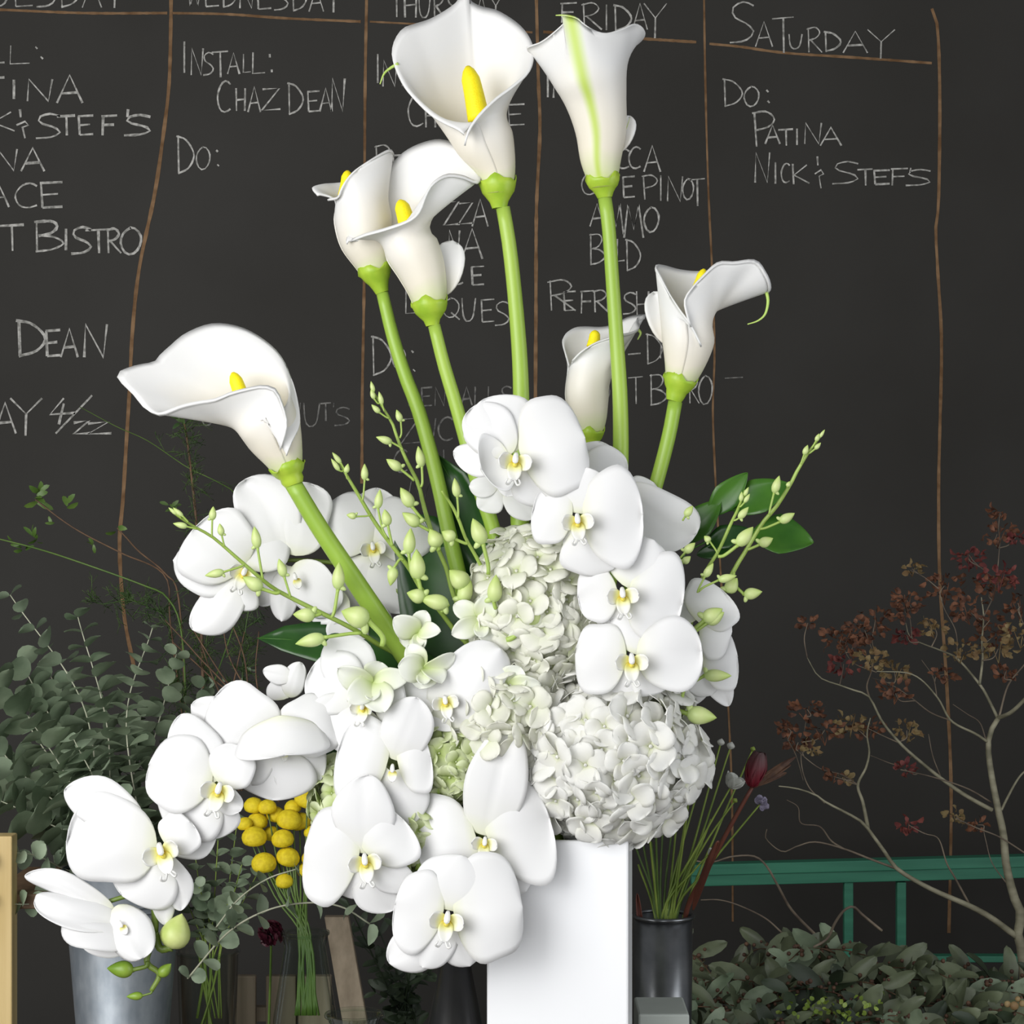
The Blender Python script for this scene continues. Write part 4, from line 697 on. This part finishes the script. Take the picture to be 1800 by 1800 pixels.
# eucalyptus and stems in the glass vase
for i, (tx, ty, y) in enumerate([(340, 1480, .36), (385, 1450, .34), (420, 1420, .38), (425, 1520, .32), (350, 1560, .30), (400, 1590, .28), (450, 1540, .36), (310, 1540, .38)]):
    euc('eucalyptus_branch', 'small leaved eucalyptus branch rising from the clear glass vase', 'eucalyptus branches in the glass vase', [(365 + random.uniform(-25, 25), 1790, .34), (370 + random.uniform(-18, 18), 1680, .34), ((tx + 368) / 2 + random.uniform(-8, 8), 1610, .34), (tx, ty, y)], 7, 34, 'euc', w=(3, 2), start=.52, taper=.3, along=0.3, stemmat='thin_stem')
for i in range(9):
    x = random.uniform(-38, 38); t = thing('cut_greenery', Q(365 + x, 1795, .34), 'thin yellow-green cut stem inside the clear glass vase', 'stem', 'cut stems in the glass vase')
    b = MB(); tubepx(b, [(365 + x, 1850, .34 + random.uniform(-.02, .02)), (365 - x * .3, 1740, .34), (365 - x * 1.0, 1640, .34)], 4, 3); b.build('stalk', 'thin_stem', t)
euc('eucalyptus_branch', 'eucalyptus branch arching sideways in front of the glass jar', None, [(330, 1720, .2), (400, 1640, .16), (470, 1600, .14), (540, 1587, .14), (600, 1594, .14), (650, 1624, .15)], 9, 34, 'euc2', w=(3.5, 3), start=.02, taper=0, along=0.2)
euc('eucalyptus_twig', 'long bare eucalyptus twig curving up over the yellow flowers', None, [(380, 1630, .22), (420, 1580, .20), (470, 1545, .19), (520, 1528, .19)], 4, 24, 'euc', w=(3, 2.5), start=.0, taper=0)
# yellow dome flowers in the jar
ylw = [(540, 1398, 20), (508, 1436, 19), (446, 1412, 15), (452, 1440, 16), (484, 1428, 15), (527, 1440, 17), (478, 1462, 14), (447, 1466, 19), (497, 1470, 17), (464, 1512, 19), (506, 1502, 18), (545, 1505, 13), (500, 1545, 14), (538, 1525, 14), (430, 1445, 12), (470, 1415, 14), (515, 1415, 13), (548, 1460, 12)]
for i, (x, yy, r) in enumerate(ylw):
    y = 0.26 + 0.004 * (i % 7) + (yy - 1400) * -.0003
    lab = {0: 'roundest yellow dome flower, topmost of the bunch in the glass jar', 9: 'yellow flower with a notched cup shape, lowest left in the glass jar bunch'}.get(i, 'small yellow dome flower on a thin green stem in the glass jar')
    r *= 1.18; t = thing('yellow_dome_flower', Q(536 + (x - 500) * .3, 1795, .2), lab, 'flower', 'yellow dome flowers in the glass jar')
    b = MB(); tubepx(b, [(536 - (x - 500) * .35, 1785, .2), (536 + random.uniform(-12, 12), 1650, .205), ((x + 530) / 2, 1570 if yy < 1520 else 1600, .23), (x, yy + r * .4, y)], 4.5, 3, 20); b.build('stem', 'thin_dark', t)
    b = MB(); k = sc(y); c = Q(x, yy + r * .3, y); ax = V((random.uniform(-.4, .4), -0.35, 1)); prof = [(0.15, -.35), (.55, -.42), (.92, -.3), (1.0, -.02), (.95, .3), (.72, .62), (.38, .82), (.02, .88)]
    b.lathe([(q * r * k, h * r * k) for q, h in prof], c, 16, ax); b.build('flower_head', 'yellow', t)
t = thing('maroon_flower', Q(480, 1795, .22), 'dark maroon round flower low between the two glass vessels', 'flower')
b = MB(); tubepx(b, [(470, 1860, .27), (474, 1760, .26), (477, 1650, .22)], 5, 4); b.build('stem', 'thin_dark', t)
b = MB(); c = Q(476, 1641, .21)
for i in range(46):
    d = (rv() + V((0, -.4, 0.2))).normalized(); petal(b, c + d * .004, c + d * .0135, .012, d.orthogonal() + rv(.3), .25, .3, nv=6, nu=5)
b.build('flower_head', 'maroon', t)
# dark foliage in the shade behind the hanging orchids
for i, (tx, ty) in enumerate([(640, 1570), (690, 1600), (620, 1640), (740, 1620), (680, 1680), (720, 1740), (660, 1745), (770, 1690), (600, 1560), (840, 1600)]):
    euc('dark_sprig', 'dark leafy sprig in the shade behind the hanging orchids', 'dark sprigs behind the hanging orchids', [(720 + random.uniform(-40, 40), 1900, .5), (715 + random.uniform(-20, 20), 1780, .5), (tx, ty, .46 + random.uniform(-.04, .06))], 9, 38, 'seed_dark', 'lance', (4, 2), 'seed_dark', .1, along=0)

# ---------------------------------------------------------------- stems and flowers in the pail at the right
def thin(label, pts, w, head=None, m='thin_stem', group=None, name='small_flower', cat='flower'):
    t = thing(name, Q(*pts[0]), label, cat, group); b = MB(); pp = tubepx(b, pts, *w, 24); b.build('stem', m, t)
    if head:
        kind, r = head; k = sc(pts[-1][2]); c = pp[-1]; d = (pp[-1] - pp[-3]).normalized(); b = MB()
        if kind == 'bud': b.lathe([(math.sin(math.pi * i / 8) * r * k, (i / 8 * 2) * r * k) for i in range(9)], c - d * r * k * .3, 10, d); b.build('flower_bud', 'small_white' if r > 5.5 else 'thin_stem', t)
        elif kind == 'cup':
            for i in range(6):
                a = i * math.pi / 3; o1 = d.orthogonal().normalized(); o2 = d.cross(o1); e = o1 * math.cos(a) + o2 * math.sin(a)
                petal(b, c, c + (d * .85 + e * .6) * r * k * 1.5, r * 1.3 * k, -e, -.1, .2, nv=8, nu=5)
            b.build('petals', 'small_white', t, solid=.0004)
        elif kind == 'frill':
            for i in range(26):
                e = (rv() + d * .5).normalized(); petal(b, c, c + e * r * k, r * .7 * k, rv(), .1, .2, nv=6, nu=5, wave=.08)
            b.build('petals', 'lavender', t)
    return t
PB = lambda: (1166 + random.uniform(-24, 24), 1800, .28)
heads = [((1266, 1304, .30), (1215, 1500), 'bud', 7, 'white flower bud on a tall green stem, left of a paired bud'), ((1283, 1310, .31), (1222, 1500), 'bud', 7.5, 'white flower bud on a tall green stem, right of a paired bud'), ((1283, 1370, .27), (1225, 1490), 'cup', 20, 'small open white cup flower on a green stem right of the hydrangea'),
         ((1322, 1316, .29), (1265, 1450), 'bud', 5, 'green round bud on a curved stem just left of the crimson flower'), ((1240, 1352, .30), (1215, 1430), 'bud', 4, 'small drooping green bud near the hydrangea edge'), ((1336, 1400, .26), (1240, 1530), 'frill', 17, 'pale lavender frilled flower under the crimson flower'), ((1246, 1496, .27), (1220, 1530), 'cup', 9, 'tiny white flower low among the stems over the green rack'), ((1290, 1406, .28), (1235, 1490), 'bud', 5, 'flat green bud half way up the stems in the pail')]
for (x, yy, y), md, kd, r, lb in heads:
    s0 = PB(); thin(lb, [s0, (s0[0] + (md[0] - 1166) * .35, 1610, .28), (md[0], md[1], (y + .28) / 2), (x, yy + r * .8, y)], (6, 3), (kd, r))
for x, yy in ((1128, 1470), (1140, 1455), (1152, 1440), (1165, 1450), (1122, 1520), (1190, 1440), (1205, 1440), (1180, 1465), (1118, 1490), (1212, 1400), (1145, 1480), (1235, 1480), (1250, 1440), (1198, 1500)):
    s0 = PB(); thin('plain thin green stem standing in the steel pail', [s0, (1166 + (s0[0] - 1166) * -.2 + (x - 1166) * .3, 1612, .28), (x, yy, .26 + random.uniform(0, .06))], (6, 3.5), None, group='plain stems in the steel pail', name='cut_greenery', cat='stem', m=random.choice(['thin_stem', 'thin_dark']))
t = thing('crimson_flower', Q(1190, 1800, .24), 'dark crimson tulip shaped flower on a thick russet stem', 'flower')
b = MB(); pp = tubepx(b, [(1180, 1800, .28), (1204, 1612, .28), (1243, 1530, .25), (1285, 1450, .23), (1322, 1384, .22)], 11, 7, 24); b.build('stem', 'red_stem', t)
b = MB(); c = pp[-1]; d = V((0.22, 0, 1)).normalized(); o1 = d.orthogonal().normalized(); o2 = d.cross(o1); k = sc(.22)
for i in range(9):
    a = i * 2.4; e = o1 * math.cos(a) + o2 * math.sin(a); rr = 14 if i > 3 else 9
    petal(b, c + e * 2 * k, c + d * (64 if i > 3 else 56) * k + e * rr * .7 * k, 32 * k, e, .17, -.35, .8, 2.1, 12, 7, .01)
b.build('petals', 'red', t, solid=.0005)
for i in range(3):
    b = MB(); petal(b, c + o1 * (i - 1) * 3 * k, c + V((60 + 8 * i, -4, 26 + 14 * i)) * k, 13 * k, V((0, -1, .4)), .12, .2, .9, 1.7); b.build('bract', 'seed', t, solid=.0004)
b = MB(); petal(b, Q(1218, 1600, .265), Q(1262, 1478, .23), 15 * k, V((-.8, -1, 0)), .03, .2); b.build('leaf', 'red_stem', t, solid=.0005)
t = thing('russet_leaf', Q(1120, 1690, .27), 'narrow russet leaf poking out of the pail beside the white vase', 'leaf')
b = MB(); petal(b, Q(1131, 1690, .28), Q(1120, 1570, .275), 11 * k, V((0, -1, 0)), .05, .2); b.build('blade', 'red_stem', t, solid=.0005)

# ---------------------------------------------------------------- bare flowering branch at the right
BYY = 0.78
br = thing('dried_branch', Q(1806, 1800, BYY), 'bare pale forked branch with dried russet flower clusters at the right', 'branch')
def limb(name, pts, w0, w1, m='bark', dy=0.0, n=30):
    b = MB(); N_ = len(pts); tubepx(b, [(x, y, BYY + dy * i / (N_ - 1)) for i, (x, y) in enumerate(pts)], w0, w1, n, 8); return b.build(name, m, br)
limb('trunk', [(1815, 1880), (1797, 1680), (1789, 1640), (1795, 1608), (1783, 1578), (1769, 1522), (1764, 1467), (1755, 1425), (1744, 1369), (1737, 1314), (1742, 1285), (1755, 1262)], 22, 9)
L_ = [([(1755, 1262), (1780, 1250), (1815, 1215)], 8, 6, -.05), ([(1755, 1265), (1738, 1230), (1722, 1203), (1683, 1158), (1655, 1144), (1603, 1122), (1592, 1095)], 6, 1.5, .06), ([(1722, 1203), (1727, 1160), (1726, 1128), (1729, 1085), (1725, 1050)], 5, 2, .03), ([(1756, 1261), (1772, 1205), (1800, 1169), (1830, 1130)], 4, 2, .05),
      ([(1737, 1305), (1715, 1290), (1672, 1267), (1647, 1225), (1605, 1186), (1541, 1180)], 5, 1.5, -.06), ([(1672, 1267), (1635, 1252), (1600, 1225), (1560, 1200), (1532, 1192)], 3, 1.2, .05), ([(1733, 1300), (1722, 1270), (1700, 1255), (1675, 1238)], 2.5, 1.2, .04),
      ([(1789, 1648), (1740, 1612), (1703, 1592), (1633, 1561), (1578, 1528), (1557, 1500), (1533, 1467), (1511, 1442), (1453, 1411), (1433, 1397), (1400, 1386), (1369, 1382)], 12, 2, -.08), ([(1578, 1528), (1530, 1510), (1483, 1492), (1433, 1480), (1400, 1488), (1375, 1497), (1347, 1475), (1348, 1458)], 4.5, 1.5, -.08), ([(1483, 1492), (1461, 1478), (1441, 1453), (1408, 1447), (1403, 1419), (1383, 1406)], 3.5, 1.2, -.03),
      ([(1526, 1456), (1517, 1411), (1508, 1380), (1522, 1350), (1528, 1322), (1524, 1290), (1530, 1262)], 7, 2, -.02), ([(1508, 1380), (1480, 1362), (1440, 1350), (1400, 1318), (1385, 1300)], 3, 1, .04), ([(1744, 1424), (1700, 1400), (1655, 1369), (1605, 1328), (1578, 1302), (1550, 1267), (1528, 1225), (1503, 1214), (1478, 1205), (1440, 1190), (1419, 1156)], 8, 1.5, -.04), ([(1742, 1410), (1700, 1386), (1640, 1366), (1583, 1353)], 3, 2, -.06),
      ([(1760, 1424), (1780, 1385), (1795, 1362), (1815, 1345)], 5, 3, .03), ([(1703, 1588), (1678, 1542), (1664, 1517), (1650, 1475), (1628, 1466)], 4.5, 1.5, -.03), ([(1769, 1552), (1744, 1517), (1733, 1478), (1728, 1455)], 2.5, 1, .02), ([(1810, 1505), (1758, 1472), (1716, 1455), (1680, 1438)], 3, 2, -.04), ([(1528, 1225), (1524, 1205), (1532, 1180), (1540, 1150)], 3.5, 1.2, .04), ([(1578, 1305), (1545, 1290), (1525, 1280)], 2.2, 1, -.02), ([(1655, 1369), (1640, 1330), (1632, 1290)], 2.5, 1.2, .03), ([(1605, 1328), (1580, 1345), (1530, 1328)], 3, 1, .03),
      ([(1647, 1225), (1640, 1190), (1620, 1160)], 2, 1, .03), ([(1683, 1158), (1680, 1110), (1660, 1070), (1650, 1035)], 2.2, 1, .03), ([(1726, 1090), (1745, 1050), (1752, 1015), (1758, 950)], 2.5, 1.5, .02), ([(1752, 1020), (1715, 990), (1703, 975)], 2, 1, .02), ([(1450, 1412), (1420, 1380), (1408, 1330), (1418, 1260)], 2.5, 1, .05), ([(1385, 1300), (1400, 1330), (1412, 1372)], 2, 1, .02), ([(1541, 1182), (1500, 1165), (1480, 1135)], 2, 1, 0), ([(1815, 1120), (1796, 1090), (1790, 1060)], 2, 1, 0), ([(1603, 1122), (1600, 1090), (1592, 1062)], 2, 1, 0), ([(1650, 1035), (1625, 1015), (1600, 1002)], 1.8, 1, 0)]
LP = []
for i, (pts, a, c_, dy) in enumerate(L_): LP += [(q.x, q.y) for q in crs([V((x, y, 0)) for x, y in pts], 12)]; limb('limb' if a >= 5 else 'twig', pts, a, c_, 'bark' if a >= 5 else 'bark_thin', dy)
CL = [(1753, 938, 26, 0), (1703, 982, 24, 1), (1755, 1012, 30, 1), (1745, 1030, 26, 0), (1660, 1030, 34, 0), (1603, 1000, 14, 2), (1594, 1055, 26, 0), (1590, 1075, 20, 0), (1539, 1089, 28, 0), (1520, 1108, 28, 0), (1478, 1122, 30, 0), (1500, 1135, 24, 0), (1483, 1167, 26, 1), (1530, 1158, 24, 2), (1594, 1116, 18, 1), (1572, 1180, 22, 2), (1642, 1102, 20, 2), (1742, 1122, 32, 0), (1755, 1140, 26, 2), (1705, 1070, 28, 0), (1688, 1142, 24, 2), (1660, 1185, 18, 0), (1419, 1247, 24, 0), (1450, 1283, 28, 0), (1494, 1272, 26, 2), (1525, 1280, 22, 0), (1594, 1284, 22, 2), (1572, 1214, 24, 0), (1794, 1066, 28, 0), (1794, 1112, 28, 2), (1385, 1280, 18, 0), (1403, 1305, 18, 0), (1425, 1316, 12, 2), (1740, 1090, 20, 0), (1768, 1180, 18, 0), (1465, 1365, 12, 0), (1485, 1368, 9, 2), (1680, 1432, 14, 2), (1717, 1450, 12, 0), (1597, 1450, 15, 1), (1590, 1352, 14, 1), (1785, 945, 12, 1), (1758, 900, 12, 0), (1420, 1095, 12, 0)]
for x, yy, r, mi in CL:
    near = min(LP, key=lambda q: math.hypot(q[0] - x, q[1] - yy) + (60 if q[1] < yy + r * .5 else 0))
    if math.hypot(near[0] - x, near[1] - yy) < 140: limb('twig', [near, ((near[0] + x) / 2 + random.uniform(-8, 8), (near[1] + yy) / 2 + random.uniform(-4, 10)), (x, yy)], 2.4, 1.2, 'bark_thin', 0, 12)
    b = MB(); c = Q(x, yy, BYY + random.uniform(-.04, .06)); k = sc(BYY)
    for i in range(int(r * 1.25)):
        o = rv(); o = V((o.x * 1.15, o.y, o.z * .62)) * r * k; d = (o.normalized() + rv(.7)); leaf(b, c + o * .8, d, random.uniform(9, 17) * k, random.uniform(7, 12) * k, rv(), .25)
    for i in range(3): b.tube([c + V((0, 0, -r * k)), c + rv(r * k * .6)], .0006, 4)
    b.build('flower_cluster', ('dry', 'dry_red', 'dry_tan')[mi], br)
t = thing('bare_twig', Q(1428, 1640, .62), 'long bare curved twig arching over the green rack from the foliage heap', 'twig')
b = MB(); tubepx(b, [(1440, 1650, .62), (1392, 1600, .6), (1367, 1556, .58), (1347, 1522, .57), (1325, 1505, .56), (1285, 1506, .55), (1250, 1516, .54), (1215, 1512, .54)], 6, 2.5, 30); b.build('stalk', 'bark_thin', t)
t = thing('bare_twig', Q(1345, 1620, .6), 'short bare twig lying below the green rail at the pail', 'twig')
b = MB(); tubepx(b, [(1375, 1640, .6), (1345, 1614, .6), (1300, 1592, .58), (1265, 1582, .57), (1232, 1582, .56)], 3.5, 2, 24); b.build('stalk', 'bark_thin', t)
t = thing('bare_twig', Q(1436, 1660, .5), 'crooked pale twig bent at a sharp angle on top of the foliage heap', 'twig')
b = MB(); tubepx(b, [(1430, 1665, .5), (1454, 1650, .5), (1468, 1622, .49), (1484, 1600, .48), (1500, 1594, .48), (1516, 1608, .49), (1550, 1636, .5)], 5, 5, 24); b.build('stalk', 'bark_thin', t)

# ---------------------------------------------------------------- heap of seeded eucalyptus at bottom right
random.seed(31)
for i in range(46):
    x = 1185 + (i * 137 % 640); top = 1598 + 40 * abs(math.sin(x * .013)) + (40 if x < 1260 else 0) + (45 if x > 1680 else 0); y = random.uniform(.36, .66)
    yy = top + random.random() ** .8 * (1830 - top); y = .66 - (yy - top) / (1830 - top) * .32 + random.uniform(-.03, .03)
    a = random.uniform(-1, 1); dx = (55 + random.uniform(0, 70)) * (1 if a > 0 else -1)
    euc('seeded_eucalyptus', 'grey-green seeded eucalyptus branch in the heap at bottom right', 'seeded eucalyptus branches in the heap', [(x - dx, yy + random.uniform(20, 70), y + .03), (x - dx * .3, yy + 8, y), (x + dx * .5, yy + random.uniform(-6, 10), y - .02), (x + dx, yy + random.uniform(0, 40), y - .05)], random.randint(6, 9), 72, random.choice(['seed_leaf', 'seed_leaf', 'seed_leaf', 'seed_dark', 'euc']), 'lance', (4, 2), 'twig', .05, 26, .2)
t = thing('moss_sprig', Q(1460, 1800, .34), 'yellow-green mossy sprig low in the middle of the foliage heap', 'sprig')
b = MB()
for i in range(90): leaf(b, Q(1460 + random.gauss(0, 45), 1775 + random.gauss(0, 14), .33 + random.uniform(0, .05)), rv(), .006, .005, rv())
b.build('foliage', 'thin_stem', t)
t = thing('seed_pod', Q(1785, 1770, .36), 'round tan seed pods at the right edge of the foliage heap', 'seed pod')
b = MB()
for dx, dy, r in ((0, 0, 8), (14, -4, 6), (-12, -3, 6), (6, -12, 5)): ball(b, Q(1783 + dx, 1768 + dy, .34), r * sc(.34), 8)
b.build('pod_cluster', 'dry_tan', t)

# ---------------------------------------------------------------- wispy twigs at the back left
def wisp(label, pts, w, m, sprigs=(), fern=0, fm='sprig', name='wispy_twig'):
    t = thing(name, Q(*pts[0]), label, 'twig'); b = MB(); pp = tubepx(b, pts, *w, 40); b.build('stalk', m, t)
    if sprigs or fern:
        b = MB(); k = sc(pts[0][2])
        for x, yy, n, ln in sprigs:
            for i in range(n): leaf(b, Q(x, yy, pts[-1][2]) + rv(.004), V((random.uniform(-1, 1), random.uniform(-.6, .3), random.uniform(-.5, .8))), ln * k * random.uniform(.6, 1), ln * .32 * k, rv() + TOCAM, .12)
        for i in range(fern):
            j = random.randint(4, 38); d = (rv() + V((0, 0, .3))).normalized(); c = pp[j]; e = c + d * random.uniform(.012, .035); b.tube([c, (c + e) / 2 + rv(.002), e], .0004, 4)
            for q in range(7):
                f = c.lerp(e, .25 + .1 * q); b.tube([f, f + (rv() + d * .6) * .008], .0003, 3)
        b.build('foliage', fm, t)
    return t
BB = (330, 1330, .52)
wisp('green-brown twig with leafy tip highest at the far left', [BB, (300, 1100, .60), (290, 1012, .62), (215, 973, .66), (150, 940, .68), (110, 915, .68), (62, 878, .68)], (4, 2.5), 'twig', [(66, 872, 5, 36), (60, 880, 3, 40), (118, 888, 3, 36), (98, 925, 2, 20), (165, 955, 3, 22)])
wisp('slender green stem crossing the left edge under the leafy tip', [BB, (320, 1120, .58), (295, 1052, .6), (250, 1028, .62), (130, 985, .64), (60, 963, .66), (-20, 943, .68)], (4, 3), 'sprig', [(62, 945, 6, 26), (40, 966, 4, 26), (20, 955, 3, 22)])
wisp('thin pale stem running down from the chalk date', [BB, (440, 1000, .64), (420, 880, .7), (380, 846, .74), (330, 822, .76), (260, 775, .8), (205, 750, .84), (140, 715, .88)], (3, 1.5), 'sprig', [(340, 815, 4, 14)], fern=10, fm='fern')
wisp('reddish upright twig with feathery green fern below the hanging calla', [(360, 1300, .56), (352, 1050, .6), (346, 930, .62), (338, 850, .64), (330, 780, .66), (322, 735, .68)], (7, 4), 'twig', [(318, 740, 4, 24), (300, 890, 5, 24)], fern=110, fm='fern')
wisp('forked brown twig ending on the chalk column line', [BB, (315, 1060, .6), (290, 1008, .62), (245, 970, .64), (222, 945, .66), (206, 928, .66)], (4, 3), 'twig', [(200, 930, 2, 34)])
wisp('feathery dark green fern frond behind the eucalyptus tips', [BB, (300, 1110, .6), (262, 1068, .62), (225, 1055, .64), (180, 1062, .66), (150, 1050, .66)], (3, 2), 'fern', [(225, 1050, 6, 18)], fern=110, fm='fern')
wisp('feathery fern frond hanging under the upper left orchids', [(420, 1330, .5), (428, 1150, .5), (436, 1080, .5), (450, 1040, .5)], (3, 2), 'fern', fern=90, fm='fern')
for i, (a, c_, e) in enumerate([((290, 1090), (345, 1150), (420, 1240)), ((335, 1100), (385, 1180), (445, 1270)), ((390, 1080), (405, 1160), (470, 1280)), ((350, 1120), (370, 1180), (405, 1270)), ((455, 1110), (450, 1190), (470, 1290)), ((405, 1090), (430, 1160), (440, 1260)), ((305, 1130), (370, 1190), (430, 1250)), ((430, 1110), (415, 1180), (400, 1270))]):
    wisp('brown twig in the tangle left of the dark pointed leaf', [(e[0] + 20, e[1] + 120, .44), (e[0], e[1], .45), (c_[0], c_[1], .48), (a[0], a[1], .5)], (4.5, 2), 'twig', [(c_[0] + 10, c_[1] + 20, 2, 18)] if i % 2 else [], fm='euc2')['group'] = 'brown twigs in the tangle'
